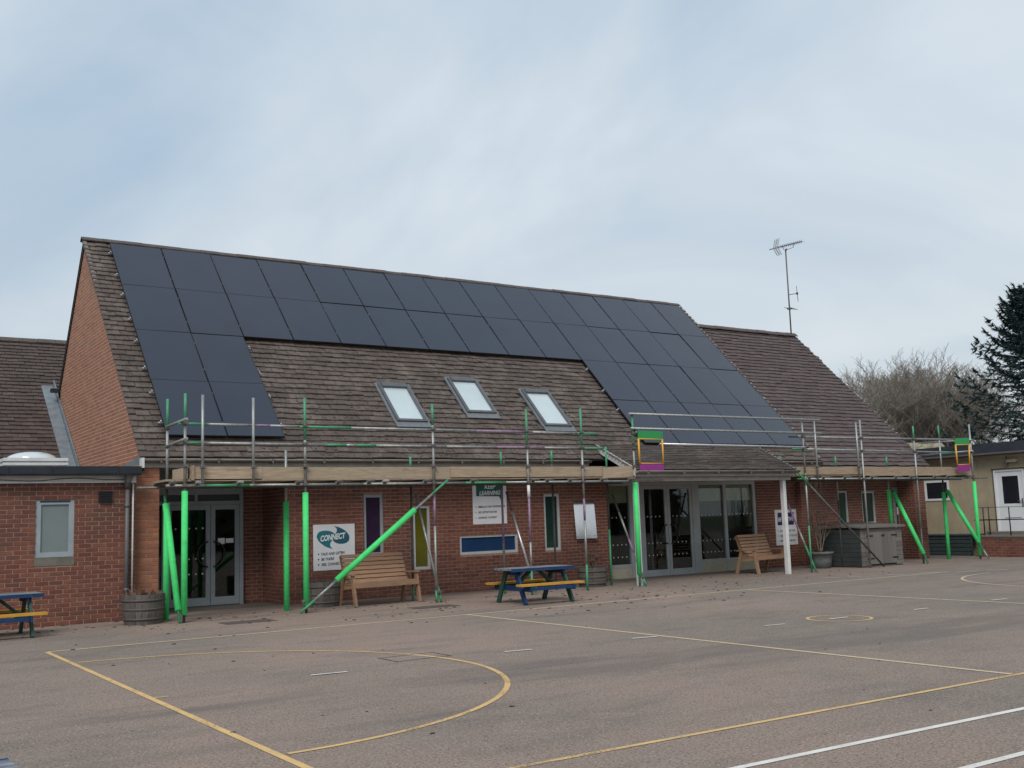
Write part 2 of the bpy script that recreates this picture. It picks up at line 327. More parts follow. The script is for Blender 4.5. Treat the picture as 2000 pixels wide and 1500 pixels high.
line('track_line', [((3.2, 4.79), (12.5, 4.62))], m_pwht, 'solid white lane line next to the yellow side line', .06)
line('track_line', [((3.2, 3.90), (12.5, 3.90))], m_pwht, 'solid white lane line outside the other lane line', .06)
for a, b in [((1605, 1129), (1640, 1128)), ((1655, 1127.5), (1682, 1126)), ((1690, 1126), (1712, 1125)), ((1730, 1123), (1768, 1121.5)), ((1784, 1120.5), (1832, 1118)), ((1866, 1117), (1910, 1115)), ((1928, 1113.8), (1968, 1112.6))]:
    p, q = onZ(*a), onZ(*b); line('worn_line', [((p.x, p.y), (q.x, q.y))], m_pwf, 'scuffed remains of a white line near the scaffold', .06)['group'] = 'scuffed white line pieces'
# covers in the ground
mb = MB()
for a, b in (((5.5, 11.18), (6.18, 11.18)), ((5.5, 10.75), (6.18, 10.75)), ((5.5, 10.73), (5.5, 11.2)), ((6.18, 10.73), (6.18, 11.2))):
    mb.box(min(a[0], b[0]) - .007, max(a[0], b[0]) + .007, min(a[1], b[1]) - .007, max(a[1], b[1]) + .007, .0005 + .001 * (a[0] == b[0]), .006 + .001 * (a[0] == b[0]))
ch = thing('manhole_cover', 'asphalt filled manhole cover with thin dark frame inside the goal semicircle', 'manhole cover', (5.84, 10.96, 0))
mb.build('frame', m_rust, ch); MB().box(5.515, 6.165, 10.765, 11.165, .0003, .0035).build('cover_plate', m_asph, ch)
for i, (x0, x1, y0, y1, lab) in enumerate([(5.72, 6.5, 17.0, 17.42, 'rusty brown drain cover in front of the grey double door'), (9.15, 9.95, 16.95, 17.35, 'rusty brown drain cover in front of the wooden bench with the CONNECT sign')]):
    c = thing('drain_cover', lab, 'drain cover', ((x0 + x1) / 2, (y0 + y1) / 2, 0))
    MB().box(x0, x1, y0, y1, .0003, .010).build('cover_plate', m_cover, c)
    mb = MB(); mb.box(x0 - .03, x1 + .03, y0 - .03, y0, .0002, .007); mb.box(x0 - .03, x1 + .03, y1, y1 + .03, .0002, .007); mb.box(x0 - .03, x0, y0, y1, .0002, .0072); mb.box(x1, x1 + .03, y0, y1, .0002, .0072); mb.build('rim', m_rust, c)
# moss and dirt knocked off the roof
mb = MB()
def clump(x, y, r):
    n = 6; a0 = rnd.random() * 6; vs = []
    for i in range(n):
        a = a0 + i * 6.283 / n; rr = r * rnd.uniform(.6, 1.25); vs.append((x + rr * 1.3 * math.cos(a), y + rr * .9 * math.sin(a), .001))
    for i in range(n): vs.append((x + (vs[i][0] - x) * .6, y + (vs[i][1] - y) * .6, r * rnd.uniform(.2, .45)))
    mb.add(vs, [(i, (i + 1) % n, n + (i + 1) % n, n + i) for i in range(n)] + [tuple(range(n, 2 * n))])
for k in range(300):
    x = rnd.uniform(2.5, 22); y = 18.8 - abs(rnd.gauss(0, 1.5)); clump(x, y, rnd.choice([.008, .010, .013, .016, .022, .032]))
for cx, cy, sx, sy, n in [(13, 16, 1.6, 1.0, 90), (9.2, 16.4, .5, .3, 16), (6.2, 18.6, .9, .4, 40), (3.9, 19.25, 1.2, .12, 26), (15.5, 16.3, 1.2, .6, 40), (11.5, 14, 1.5, .8, 30)]:
    for k in range(n): clump(rnd.gauss(cx, sx), min(rnd.gauss(cy, sy), 19.4), rnd.choice([.007, .010, .013, .018, .026, .036]))
for k in range(70): clump(rnd.uniform(1, 14), rnd.uniform(5, 15), rnd.choice([.006, .009, .014]))
for px, py in [(612, 1276), (455, 1431), (148, 1260), (222, 1300), (456, 1292), (420, 1268), (650, 1315), (845, 1433), (430, 1241), (456, 1242), (1000, 1380)]:
    p = onZ(px, py); clump(p.x, p.y, .024)
single(mb, 'moss_debris', m_moss, 'dark clumps of moss scattered on the asphalt', 'moss', (0, 0, 0), kind='stuff')

# ------------------------------------------------------------------ brick and tile makers
BL, BH, MJ = .215, .065, .010
brick_mesh_cache = {}
def brick_mesh(l, m):
    k = (round(l, 3), m.name)
    if k not in brick_mesh_cache:
        mb = MB(); e = .004; h = BH / 2; d = .006; x = l / 2
        # front face slightly smaller than the back: worn arrises; local x along, y out of the wall (towards -y), z up
        mb.add([(-x, .02, -h), (x, .02, -h), (x, .02, h), (-x, .02, h), (-x + e, -d, -h + e), (x - e, -d, -h + e), (x - e, -d, h - e), (-x + e, -d, h - e), (-x, -d + e, -h), (x, -d + e, -h), (x, -d + e, h), (-x, -d + e, h)],
               [(4, 5, 6, 7), (8, 9, 5, 4), (9, 10, 6, 5), (10, 11, 7, 6), (11, 8, 4, 7), (0, 1, 9, 8), (1, 2, 10, 9), (2, 3, 11, 10), (3, 0, 8, 11)])
        brick_mesh_cache[k] = mb.mesh('brick', m)
    return brick_mesh_cache[k]
def lay_bricks(wall, thing_, org, udir, ulen, z0, z1, openings, m, pick, limit, inside=None, ustart=0.0, proud=.006):
    """stretcher bond on a wall face; org = corner at z0, udir along it, outward normal = udir x Z"""
    org = V(org); u = V(udir).normalized(); q = (V((1, 0, 0))).rotation_difference(u) if u.x < .99 else None
    if u.x < .99: q = Matrix((u, V((0, 0, 1)).cross(u), V((0, 0, 1)))).transposed().to_quaternion()
    rows = int((z1 - z0) / .075 + .3); allb = []
    for r in range(rows):
        zc = z0 + r * .075 + .0375; x = ustart - (.1125 if r % 2 else 0)
        while x < ulen:
            a, b = max(x + MJ / 2, ustart), min(x + .225 - MJ / 2, ulen); x += .225
            if inside:
                rg = inside(zc)
                if not rg: continue
                a, b = max(a, rg[0]), min(b, rg[1])
            segs = [(a, b)]
            for (o0, o1, p0, p1) in openings:
                if p0 - .02 < zc < p1 + .02:
                    ns = []
                    for s, e in segs:
                        if e <= o0 or s >= o1: ns.append((s, e)); continue
                        if s < o0: ns.append((s, o0))
                        if e > o1: ns.append((o1, e))
                    segs = ns
            for s, e in segs:
                if e - s > .03: allb.append(((s + e) / 2, zc, e - s))
    chosen = sorted(allb, key=pick)[:limit] if limit else []
    cs = set(chosen)
    for (uc, zc, l) in chosen:
        jit = rnd.uniform(-.002, .002); n = u.cross(V((0, 0, 1)))
        inst('brick', brick_mesh(round(l, 2), m), wall, org + u * uc + V((0, 0, zc - org.z)) + n * jit, q)
    mb = MB(); yv = V((0, 0, 1)).cross(u)
    for b in allb:
        if b in cs: continue
        uc, zc, l = b; c = org + u * uc + V((0, 0, zc - org.z)); jit = rnd.uniform(-.002, .002); x, h, d, e = l / 2, BH / 2, proud + jit * min(1, proud / .006), min(.004, proud)
        P = lambda X, Y, Z: c + u * X + yv * Y + V((0, 0, Z))
        mb.add([P(-x, .01, -h), P(x, .01, -h), P(x, .01, h), P(-x, .01, h), P(-x + e, -d, -h + e), P(x - e, -d, -h + e), P(x - e, -d, h - e), P(-x + e, -d, h - e)],
               [(4, 5, 6, 7), (0, 1, 5, 4), (1, 2, 6, 5), (2, 3, 7, 6), (3, 0, 4, 7)])
    if mb.v:
        o = mb.build('brickwork', m, wall); o['kind'] = 'stuff'
def wall_slab(name, parent, m, axis, u0, u1, z0, z1, c0, c1, openings=()):
    """backing wall with rectangular openings. axis 'x': runs along X, thickness c0..c1 in Y; axis 'y': runs along Y"""
    us = sorted({u0, u1, *[min(max(o[0], u0), u1) for o in openings], *[min(max(o[1], u0), u1) for o in openings]})
    zs = sorted({z0, z1, *[min(max(o[2], z0), z1) for o in openings], *[min(max(o[3], z0), z1) for o in openings]})
    mb = MB()
    for i in range(len(us) - 1):
        run = None
        for j in range(len(zs) - 1):
            uc, zc = (us[i] + us[i + 1]) / 2, (zs[j] + zs[j + 1]) / 2
            hole = any(o[0] < uc < o[1] and o[2] < zc < o[3] for o in openings)
            if not hole: run = [zs[j], zs[j + 1]] if run is None else [run[0], zs[j + 1]]
            if (hole or j == len(zs) - 2) and run:
                if axis == 'x': mb.box(us[i], us[i + 1], c0, c1, *run)
                else: mb.box(c0, c1, us[i], us[i + 1], *run)
                run = None
    return mb.build(name, m, parent)
def lay_tiles(roof, org, sdir, slen, xfun, m, gauge, wd, limit, holes=(), thick=.023, lift=.0, skip=None, name='roof_tile', pickc=None):
    """org: point on the eave line (x ignored), sdir: up-slope unit vector in the YZ plane; xfun(t)->(x0,x1) at slope distance t"""
    org = V(org); s = V(sdir).normalized(); n = V((1, 0, 0)).cross(s); n.normalize()
    L_ = gauge + .055; tilt = math.atan2(thick * 1.25, gauge)
    s2 = (s * math.cos(tilt) + -n * math.sin(tilt)); n2 = V((1, 0, 0)).cross(s2)
    q = Matrix((V((1, 0, 0)), s2, n2)).transposed().to_quaternion()
    tiles = []; rows = int(slen / gauge + .5)
    for r in range(rows):
        t0 = r * gauge; x0, x1 = xfun(t0); x = x0 - (wd / 2 if r % 2 else 0)
        while x < x1 - .02:
            a, b = max(x, x0), min(x + wd - .004, x1); x += wd
            if b - a < .05: continue
            xc = (a + b) / 2
            if any(h[0] < xc < h[1] and h[2] < t0 + gauge * .5 < h[3] for h in holes): continue
            tiles.append((xc, t0, b - a))
    key = (lambda T: (org.y + s.y * T[1]) ** 2 + (T[0] - 0) ** 2) if not pickc else (lambda T: pickc(T[0], T[1]))
    chosen = set(sorted(tiles, key=key)[:limit]); me_c = {}
    mb = MB(); up = lift + thick * 1.5
    for T in tiles:
        xc, t0, l = T
        jx, jn, jr = rnd.uniform(-.004, .004), rnd.uniform(-.003, .006), rnd.gauss(0, .011)
        c = V((xc + jx, org.y, org.z)) + s * (t0 - .012 + rnd.gauss(0, .009)) + n * (up + jn)
        if T in chosen:
            k = round(l, 2)
            if k not in me_c:
                q_ = MB(); x = k / 2; e = .005
                q_.add([(-x, 0, -thick), (x, 0, -thick), (x, L_, -thick), (-x, L_, -thick), (-x + e, .002, 0), (x - e, .002, 0), (x - e, L_, 0), (-x + e, L_, 0)], [(4, 5, 6, 7), (0, 1, 5, 4), (1, 2, 6, 5), (3, 0, 4, 7), (2, 3, 7, 6)])
                me_c[k] = q_.mesh(name, m)
            inst(name, me_c[k], roof, c, q @ Matrix.Rotation(jr, 3, 'Z').to_quaternion())
        else:
            xd = (V((1, 0, 0)) + s2 * jr); x = l / 2; e = .005
            P = lambda X, S, N: c + xd * X + s2 * S + n2 * N
            mb.add([P(-x, 0, -thick), P(x, 0, -thick), P(x, L_, -thick), P(-x, L_, -thick), P(-x + e, .002, 0), P(x - e, .002, 0), P(x - e, L_, 0), P(-x + e, L_, 0)], [(4, 5, 6, 7), (0, 1, 5, 4), (1, 2, 6, 5), (3, 0, 4, 7)])
    if mb.v: mb.build('tile_field', m, roof)['kind'] = 'stuff'
def ridge_caps(parent, x0, x1, y, z, m, step=.45, r=.13, drop=.115):
    n = int(round((x1 - x0) / step)); st = (x1 - x0) / n; mb = MB(); h = st / 2 - .004
    prof = [(-r, -drop), (-r * .5, -drop * .42), (0, 0), (r * .5, -drop * .42), (r, -drop)]; th = .018
    vs = [(-h, a, b) for a, b in prof] + [(h, a, b) for a, b in prof] + [(-h, a, b - th) for a, b in prof] + [(h, a, b - th) for a, b in prof]
    fs = [(i + 1, i, 5 + i, 6 + i) for i in range(4)] + [(10 + i, 11 + i, 16 + i, 15 + i) for i in range(4)] + [(i, i + 1, 11 + i, 10 + i) for i in range(4)] + [(6 + i, 5 + i, 15 + i, 16 + i) for i in range(4)]
    mb.add(vs, fs); me = mb.mesh('ridge_tile', m)
    for i in range(n): inst('ridge_tile', me, parent, (x0 + st * (i + .5), y + rnd.uniform(-.006, .006), z + rnd.uniform(-.006, .008)))
def gutter_run(parent, x0, x1, y, z, m, r=.06):
    """half-round gutter along X, brackets included"""
    mb = MB(); n = 8; vs = []
    for x in (x0, x1):
        for rr in (r, r - .006):
            for i in range(n + 1): a = math.pi * i / n; vs.append((x, y - rr * math.cos(a), z - rr * math.sin(a)))
    k = n + 1; fs = []
    for i in range(n): fs += [(i + 1, i, 2 * k + i, 2 * k + i + 1), (k + i, k + i + 1, 3 * k + i + 1, 3 * k + i)]
    fs += [(0, k, 3 * k, 2 * k), (k + n, n, 2 * k + n, 3 * k + n)] + [(i, i + 1, k + i + 1, k + i) for i in range(n)] + [(2 * k + i + 1, 2 * k + i, 3 * k + i, 3 * k + i + 1) for i in range(n)]
    mb.add(vs, fs, 0, True)
    x = x0 + .3
    while x < x1 - .1:
        mb.box(x - .015, x + .015, y - r - .008, y + r, z - r - .012, z - r * .35); mb.box(x - .02, x + .02, y - r - .012, y - r + .01, z - .02, z + .012); x += 1.05
    return mb.build('gutter', m, parent)
def framed(parent, name, x0, x1, z0, z1, y, mf, mp, fw=.06, depth=.07, handle=False, bars=(), pane_back=.03):
    """a window in a wall facing -Y: frame in four members (one mesh), pane behind"""
    w_ = MB()
    w_.box(x0, x1, y, y + depth, z0, z0 + fw); w_.box(x0, x1, y, y + depth, z1 - fw, z1); w_.box(x0, x0 + fw, y, y + depth, z0 + fw, z1 - fw); w_.box(x1 - fw, x1, y, y + depth, z0 + fw, z1 - fw)
    for b in bars: w_.box(b - fw / 2, b + fw / 2, y + .002, y + depth, z0 + fw, z1 - fw)
    o = w_.build(name, mf, parent)
    MB().box(x0 + fw * .8, x1 - fw * .8, y + pane_back, y + pane_back + .012, z0 + fw * .8, z1 - fw * .8).build('pane', mp, o)
    return o

# ------------------------------------------------------------------ MAIN HALL
HX0, HX1 = 5.04, 23.02
EY, EZ, RY, RZ, BY, BZ = 19.65, 2.90, 24.93, 8.18, 27.45, 5.05
S45 = V((0, 1, 1)).normalized()
hall = thing('school_hall', 'long brick school hall with steep brown tiled roof, rooflights and porch', 'building', (14, 22, 0))
WY = 20.3; GY = 20.55; DY = 21.4
win = {'p': (9.69, 10.13, .88, 2.13), 'y': (10.84, 11.25, .53, 1.88), 'b': (11.98, 13.51, .79, 1.21), 'g': (14.26, 14.71, .79, 2.08)}
ops = list(win.values())
fw_ = wall_slab('front_wall', hall, m_mortar, 'x', 8.0, 16.18, 0, 2.75, WY, WY + .25, ops)
lay_bricks(fw_, hall, (7.95, WY, 0), (1, 0, 0), 16.18 - 7.95, 0, 2.7, [(a - 7.95, b - 7.95, c, d) for a, b, c, d in ops], m_brick, lambda b: b[0] * 1.0 + (100 if b[1] > 2.2 else 0), 210)
# return wall by the door, brick strip beside the door
rw = wall_slab('return_wall', hall, m_mortar, 'y', WY + .003, 21.75, 0, 2.75, 7.96, 8.2)
lay_bricks(rw, hall, (7.96, 21.55, 0), (0, -1, 0), 21.55 - WY - .01, 0, 2.7, [], m_brick, lambda b: 0, 0)
rw2 = wall_slab('door_side_wall', hall, m_mortar, 'x', 7.5, 7.958, 0, 2.75, 21.55, 21.8)
lay_bricks(rw2, hall, (7.5, 21.55, 0), (1, 0, 0), .45, 0, 2.7, [], m_brick, lambda b: 0, 0)
pil = wall_slab('end_pier', hall, m_mortar, 'x', 4.885, 5.33, 0, 2.70, 19.66, 21.8)
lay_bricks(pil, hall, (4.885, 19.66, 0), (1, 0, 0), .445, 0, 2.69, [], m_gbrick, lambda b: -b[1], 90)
lay_bricks(pil, hall, (5.33, 19.66, 0), (0, 1, 0), 1.7, 0, 2.6, [], m_brick, lambda b: 0, 0)
# brick wall right of the glazing and behind
bw = wall_slab('side_wall', hall, m_mortar, 'x', 21.42, 23.0, 0, 2.75, GY, GY + .25)
lay_bricks(bw, hall, (21.42, GY, 0), (1, 0, 0), 1.58, 0, 2.7, [], m_brick, lambda b: 0, 0)
# lintel band above the glazing and door
MB().box(16.18, 21.42, GY + .001, GY + .25, 2.33, 2.75).build('lintel', m_fascia, hall)
MB().box(5.33, 7.5, DY + .001, DY + .25, 2.29, 2.75).build('lintel', m_framed, hall)
# jamb of the glazed bay
MB().box(16.0, 16.185, WY + .25, GY + .35, 0, 2.75).build('bay_jamb', m_mortar, hall)
# gable wall on the left
GX = 5.06
def gable_rng(z):
    a = 19.68 if z < EZ else EY + (z - EZ) + .04
    b = BY - .05 if z < BZ else BY - (z - BZ) * (BY - RY) / (RZ - BZ) - .06
    return (27.45 - b, 27.45 - a) if b - a > .08 else None
gw = MB(); gw.prism([(GX, 19.72, 0), (GX, BY, 0), (GX, BY, BZ - .05), (GX, RY, RZ - .08), (GX, EY + .07, EZ - .03)], (.24, 0, 0))
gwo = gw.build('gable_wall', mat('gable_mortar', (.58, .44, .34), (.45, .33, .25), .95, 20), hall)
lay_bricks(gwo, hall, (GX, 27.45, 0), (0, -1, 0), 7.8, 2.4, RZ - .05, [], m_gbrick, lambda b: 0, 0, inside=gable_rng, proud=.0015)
gr = MB(); gr.prism([(HX1 - .25, 20.82, 0), (HX1 - .25, BY, 0), (HX1 - .25, BY, BZ - .05), (HX1 - .25, RY, RZ - .08), (HX1 - .25, 20.82, 3.95)], (.22, 0, 0)); gr.build('gable_wall', m_mortar, hall)
MB().box(HX0 + .2, HX1 - .2, BY - .25, BY, 0, BZ).build('back_wall', m_int, hall)
MB().box(HX0 + .25, HX1 - .25, 20.3, BY - .25, -.02, .006).build('inside_floor', m_floor, hall)
MB().box(8.3, HX1 - .3, 20.6, BY - .26, 2.76, 2.8).build('inside_ceiling', m_int, hall)
MB().box(5.34, 7.94, 21.81, BY - .26, 2.76, 2.8).build('inside_ceiling', m_int, hall)
for x0, x1, z1 in ((17.6, 18.4, 1.5), (19.6, 20.3, 1.7), (20.5, 21.0, 1.1), (6.9, 7.5, .9)): MB().box(x0, x1, 24.2, 24.8, .006, z1).build('cabinet', m_furn, hall)
# roof
roof = MB(); n45 = V((0, -1, 1)).normalized()
dz = .035
roof.prism([(HX0 - .01, EY, EZ - .04), (HX0 - .01, RY, RZ - .04), (HX0 - .01, BY + .1, BZ - .13), (HX0 - .01, BY + .1, BZ - .2), (HX0 - .01, RY, RZ - .12), (HX0 - .01, EY + .05, EZ - .09)], (HX1 - HX0 + .03, 0, 0))
ro = roof.build('roof', m_deck, hall)
SL = 7.42; GA = .172
slope = lambda y: (y - EY) * math.sqrt(2)
skyl = [(10.55, 11.30, 20.42, 21.35), (12.49, 13.27, 20.69, 21.60), (14.43, 15.22, 20.40, 21.37)]
holes = [(a - .02, b + .02, slope(c) - .1, slope(d) + .02) for a, b, c, d in skyl]
def hx(t): return (HX0 - .07, HX1 + .02)
lay_tiles(ro, (0, EY - .02, EZ - .055), S45, SL, hx, m_tile, GA, .27, 300, holes, pickc=lambda x, t: abs(x - 9) * .6 + t * 2.2 + (50 if x < 5.6 and False else 0))
ridge_caps(ro, HX0 - .08, HX1 + .04, RY, RZ + .035, m_ridge, r=.11, drop=.09)
MB().prism([(HX0 - .055, EY + .02, EZ - .05), (HX0 - .055, RY - .02, RZ - .02), (HX0 - .055, RY - .02, RZ - .05), (HX0 - .055, EY + .02, EZ - .085)], (.075, 0, 0)).build('verge_mortar', m_vmort, ro)
MB().prism([(HX0 - .02, RY + .02, RZ + .03), (HX0 - .02, BY + .12, BZ - .10), (HX0 - .02, BY + .12, BZ - .13), (HX0 - .02, RY + .02, RZ - .0)], (HX1 - HX0 + .04, 0, 0)).build('back_slope', m_tile3, ro)
for k in range(43):
    if rnd.random() < .8:
        t0 = k * GA; c = V((HX1 + .03, EY, EZ)) + S45 * (t0 + .06); MB().obox(c, (rnd.uniform(.02, .05), 0, 0), S45 * rnd.uniform(.03, .055), n45 * .022).build('verge_mortar', m_vmort, ro)
# moss on the tiles
ms = MB()
def roof_clump(c, n_, r):
    a_ = V((1, 0, 0)); b_ = n_.cross(a_); k0 = rnd.random() * 6; vs = []
    for i in range(5): a = k0 + i * 1.2566; vs.append(c + (a_ * math.cos(a) * 1.5 + b_ * math.sin(a) * .8) * r * rnd.uniform(.6, 1.2))
    vs.append(c + n_ * r * .7); ms.add(vs, [(i, (i + 1) % 5, 5) for i in range(5)])
for k in range(1500):
    row = int(abs(rnd.gauss(0, 9))); 
    if row > 41: continue
    x = rnd.uniform(HX0, HX1); c = V((x, EY, EZ)) + S45 * (row * GA + rnd.gauss(0, .02)) + n45 * (-.006)
    if any(a - .1 < x < b + .1 and c_ - .1 < c.y < d + .1 for a, b, c_, d in skyl): continue
    roof_clump(c, n45, rnd.choice([.01, .014, .018, .025, .035]))
o = ms.build('roof_moss', mat('roof_moss', (.045, .042, .028), (.075, .065, .045), .95, 20), ro); o['kind'] = 'stuff'
# rooflights
for i, (a, b, c, d) in enumerate(skyl):
    p0 = V((0, c, c - 16.75)); ln = (d - c) * math.sqrt(2); P = lambda x, s, h: V((x, 0, 0)) + p0 + S45 * s + n45 * h
    sk = thing('skylight', None, None); sk.parent = hall; sk.location = P((a + b) / 2, 0, 0) - hall.location
    fr = MB(); f = .07
    def bar(x0, x1, s0, s1, h0, h1): return fr.obox(P((x0 + x1) / 2, (s0 + s1) / 2, (h0 + h1) / 2), ((x1 - x0) / 2, 0, 0), S45 * (s1 - s0) / 2, n45 * (h1 - h0) / 2)
    bar(a, a + f, 0, ln, -.1, .075); bar(b - f, b, 0, ln, -.1, .075); bar(a + f, b - f, 0, f, -.1, .07); bar(a + f, b - f, ln - f * 1.9, ln, -.1, .10)
    fr.build('frame', m_skyf, sk)
    fr = MB(); bar(a + f - .01, b - f + .01, f - .01, ln - f * 1.9 + .01, .02, .04); fr.build('pane', m_sky, sk)
    fr = MB(); bar(a - .05, b + .05, -.17, 0.0, .012, .035); bar(a - .06, a, 0, ln + .05, .0, .036); bar(b, b + .06, 0, ln + .05, .0, .036); bar(a, b, ln, ln + .06, .0, .04); fr.build('flashing', m_vel, sk)
# eaves
def eaves(parent, x0, x1, y, ztop, wall_y):
    MB().box(x0, x1, y - .025, y, ztop - .24, ztop - .07).build('fascia_board', m_fascia, parent)
    gutter_run(parent, x0, x1, y - .095, ztop - .09, m_gutter)
    MB().box(x0, x1, y, wall_y + .3, ztop - .235, ztop - .215).build('soffit', m_fascia, parent)
eaves(hall, HX0 - .02, 15.1, EY, EZ, WY); 
MB().box(15.1, 20.05, EY - .02, WY + .55, EZ - .235, EZ - .215).build('soffit', m_fascia, hall)
eaves(hall, 20.15, HX1 + .0, EY, EZ, GY)
MB().box(HX0 - .06, HX0 - .02, EY - .16, EY + .02, EZ - .25, EZ - .07).build('fascia_end', m_white, hall)
# porch
porch = MB(); PY0, PZ0, PYT, PZT = 17.94, 2.56, 20.03, 3.27
def px0(t): return 15.06 + .54 * t / 2.2
def px1(t): return 20.12 + .95 * t / 2.2
ps = V((0, PYT - PY0, PZT - PZ0)); PL = ps.length; ps.normalize(); pn = V((1, 0, 0)).cross(ps)
porch.add([(15.08, PY0, PZ0 - .03), (20.1, PY0, PZ0 - .03), (21.05, PYT, PZT - .03), (15.62, PYT, PZT - .03), (15.08, PY0, PZ0 - .12), (20.1, PY0, PZ0 - .12), (21.05, PYT, PZT - .12), (15.62, PYT, PZT - .12)], [(0, 1, 2, 3), (7, 6, 5, 4), (0, 4, 5, 1), (1, 5, 6, 2), (3, 7, 4, 0)])
po = porch.build('porch_roof', m_deck, hall)
lay_tiles(po, (0, PY0 - .03, PZ0 - .05), ps, PL + .05, lambda t: (px0(t), px1(t)), m_tile, GA, .27, 150, pickc=lambda x, t: t * 10 + abs(x - 17.5))
b = MB(); b.prism([(15.055, PY0 - .02, PZ0 - .02), (15.60, PYT, PZT - .02), (15.60, PYT, PZT - .18), (15.055, PY0 - .02, PZ0 - .2)], (.03, 0, 0)); b.build('bargeboard', m_white, hall)
b = MB(); b.prism([(20.1, PY0 - .02, PZ0 - .02), (21.05, PYT, PZT - .02), (21.05, PYT, PZT - .18), (20.1, PY0 - .02, PZ0 - .2)], (.03, 0, 0)); b.build('bargeboard', m_fascia, hall)
MB().box(15.07, 20.12, PY0 - .02, PY0 + .005, PZ0 - .2, PZ0 - .06).build('fascia_board', m_fascia, hall); gutter_run(hall, 15.02, 20.16, PY0 - .09, PZ0 - .075, m_gutter)
MB().box(15.1, 20.06, PY0 + .1, PY0 + .3, PZ0 - .3, PZ0 - .1205).build('porch_beam', m_fascia, hall)
for x in (15.22, 19.88):
    MB().box(x - .05, x + .05, PY0 + .15, PY0 + .25, 0, PZ0 - .301).build('porch_post', m_white, hall)
# hall windows
for k, mp, mf in (('p', m_pp, m_frame), ('y', m_py, m_framel), ('b', m_pb, m_framel), ('g', m_pg, m_framel)):
    a, b, c, d = win[k]; framed(hall, 'window', a, b, c, d, WY + .02, mf, mp, .055)
# left double door
def ring(mb, c, r, a0, a1, tr=.017, n=20):
    pts = [V(c) + V((r * math.cos(math.radians(a0 + (a1 - a0) * i / n)), 0, r * math.sin(math.radians(a0 + (a1 - a0) * i / n)))) for i in range(n + 1)]
    for p, q in zip(pts, pts[1:]): mb.tube(p, q, tr, 6, caps=False)
    for p in (pts[0], pts[-1]): mb.tube(p, p + V((0, .05, 0)), tr, 6)
def leaf(parent, name, x0, x1, z0, z1, y, mf, st=.09, bot=.16, top=.1, mglass=None):
    d = MB(); d.box(x0, x1, y, y + .05, z0, z0 + bot); d.box(x0, x1, y, y + .05, z1 - top, z1); d.box(x0, x0 + st, y, y + .05, z0 + bot, z1 - top); d.box(x1 - st, x1, y, y + .05, z0 + bot, z1 - top)
    o = d.build(name, mf, parent); MB().box(x0 + st - .01, x1 - st + .01, y + .02, y + .03, z0 + bot - .01, z1 - top + .01).build('pane', mglass or m_glass, o)
    return o
fr = MB(); fr.box(5.33, 5.93, DY, DY + .08, 0, .1); fr.box(5.86, 5.95, DY - .002, DY + .08, .1, 2.02); fr.box(5.33, 7.5, DY - .004, DY + .08, 2.02, 2.09); fr.box(5.33, 7.5, DY, DY + .08, 2.22, 2.29); fr.box(7.42, 7.5, DY - .006, DY + .08, 0, 2.22); fr.box(6.5, 6.56, DY, DY + .08, 2.09, 2.22); fr.box(5.33, 5.4, DY - .001, DY + .08, .1, 2.02)
fr.build('door_frame', m_framed, hall); MB().box(5.39, 5.87, DY + .03, DY + .04, .09, 2.03).build('side_pane', m_glass, hall); MB().box(5.36, 7.43, DY + .03, DY + .04, 2.08, 2.23).build('fanlight_pane', m_pvf, hall)
for x0, x1, a0, a1 in ((5.955, 6.82, 100, 260), (6.83, 7.415, 80, -80)):
    o = leaf(hall, 'door', x0, x1, .02, 2.015, DY, m_framed); h = MB(); ring(h, (6.825 + (-.03 if a0 > 90 else .03), DY - .045, 1.03), .25, a0, a1); h.build('pull_handle', m_black, o)
for x0, x1, z0, z1 in ((6.98, 7.12, 1.22, 1.34), (7.14, 7.3, 1.24, 1.33)): MB().box(x0, x1, DY + .015, DY + .0185, z0, z1).build('door_notice', m_signw, hall)
# glazed bay
ZT = 2.33; fr = MB()
for x0, x1 in ((16.18, 16.25), (17.02, 17.42), (19.12, 19.36), (20.24, 20.34), (21.33, 21.42)): fr.box(x0, x1, GY, GY + .09, 0, ZT)
for x0, x1 in ((16.25, 17.02), (17.42, 19.12), (19.36, 20.24), (20.34, 21.33)): fr.box(x0, x1, GY + .002, GY + .09, ZT - .07, ZT)
for x0, x1 in ((16.25, 17.02), (19.36, 20.24), (20.34, 21.33)): fr.box(x0, x1, GY + .002, GY + .09, .26, .34)
fr.box(17.42, 19.12, GY + .002, GY + .09, 0, .03)
fr.build('glazing_frame', m_frameb, hall)
for x0, x1 in ((16.25, 17.02), (19.36, 20.24), (20.34, 21.33)):
    MB().box(x0, x1, GY + .012, GY + .07, 0, .26).build('apron_panel', m_cream, hall)
    MB().box(x0 - .005, x1 + .005, GY + .04, GY + .052, .33, ZT - .065).build('pane', m_glass, hall)
    MB().box(x0 + .01, x1 - .01, GY + .10, GY + .104, ZT - .07 - .42, ZT - .07).build('roller_blind', m_blind, hall)
def dots(x0, x1, y, zs, parent):
    d = MB()
    for z in zs:
        x = x0 + .08
        while x < x1 - .04:
            d.add([(x + .017 * math.cos(6.283 * i / 8), y, z + .017 * math.sin(6.283 * i / 8)) for i in range(8)], [tuple(range(8))]); x += .135
    d.build('safety_dots', m_white, parent)
for x0, x1, a0, a1 in ((17.425, 18.265, 100, 260), (18.275, 19.115, 80, -80)):
    o = leaf(hall, 'door', x0, x1, .03, ZT - .075, GY + .01, m_frameb, .085, .13, .09); h = MB(); ring(h, (18.27 + (-.035 if a0 > 90 else .035), GY - .035, 1.03), .24, a0, a1); h.build('pull_handle', m_black, o)
    dots(x0 + .1, x1 - .1, GY + .024, (1.48, .82, .52), o)
for x0, x1 in ((16.27, 17.0), (19.38, 20.22), (20.36, 21.31)): dots(x0, x1, GY + .036, (1.48, .82, .52), hall)
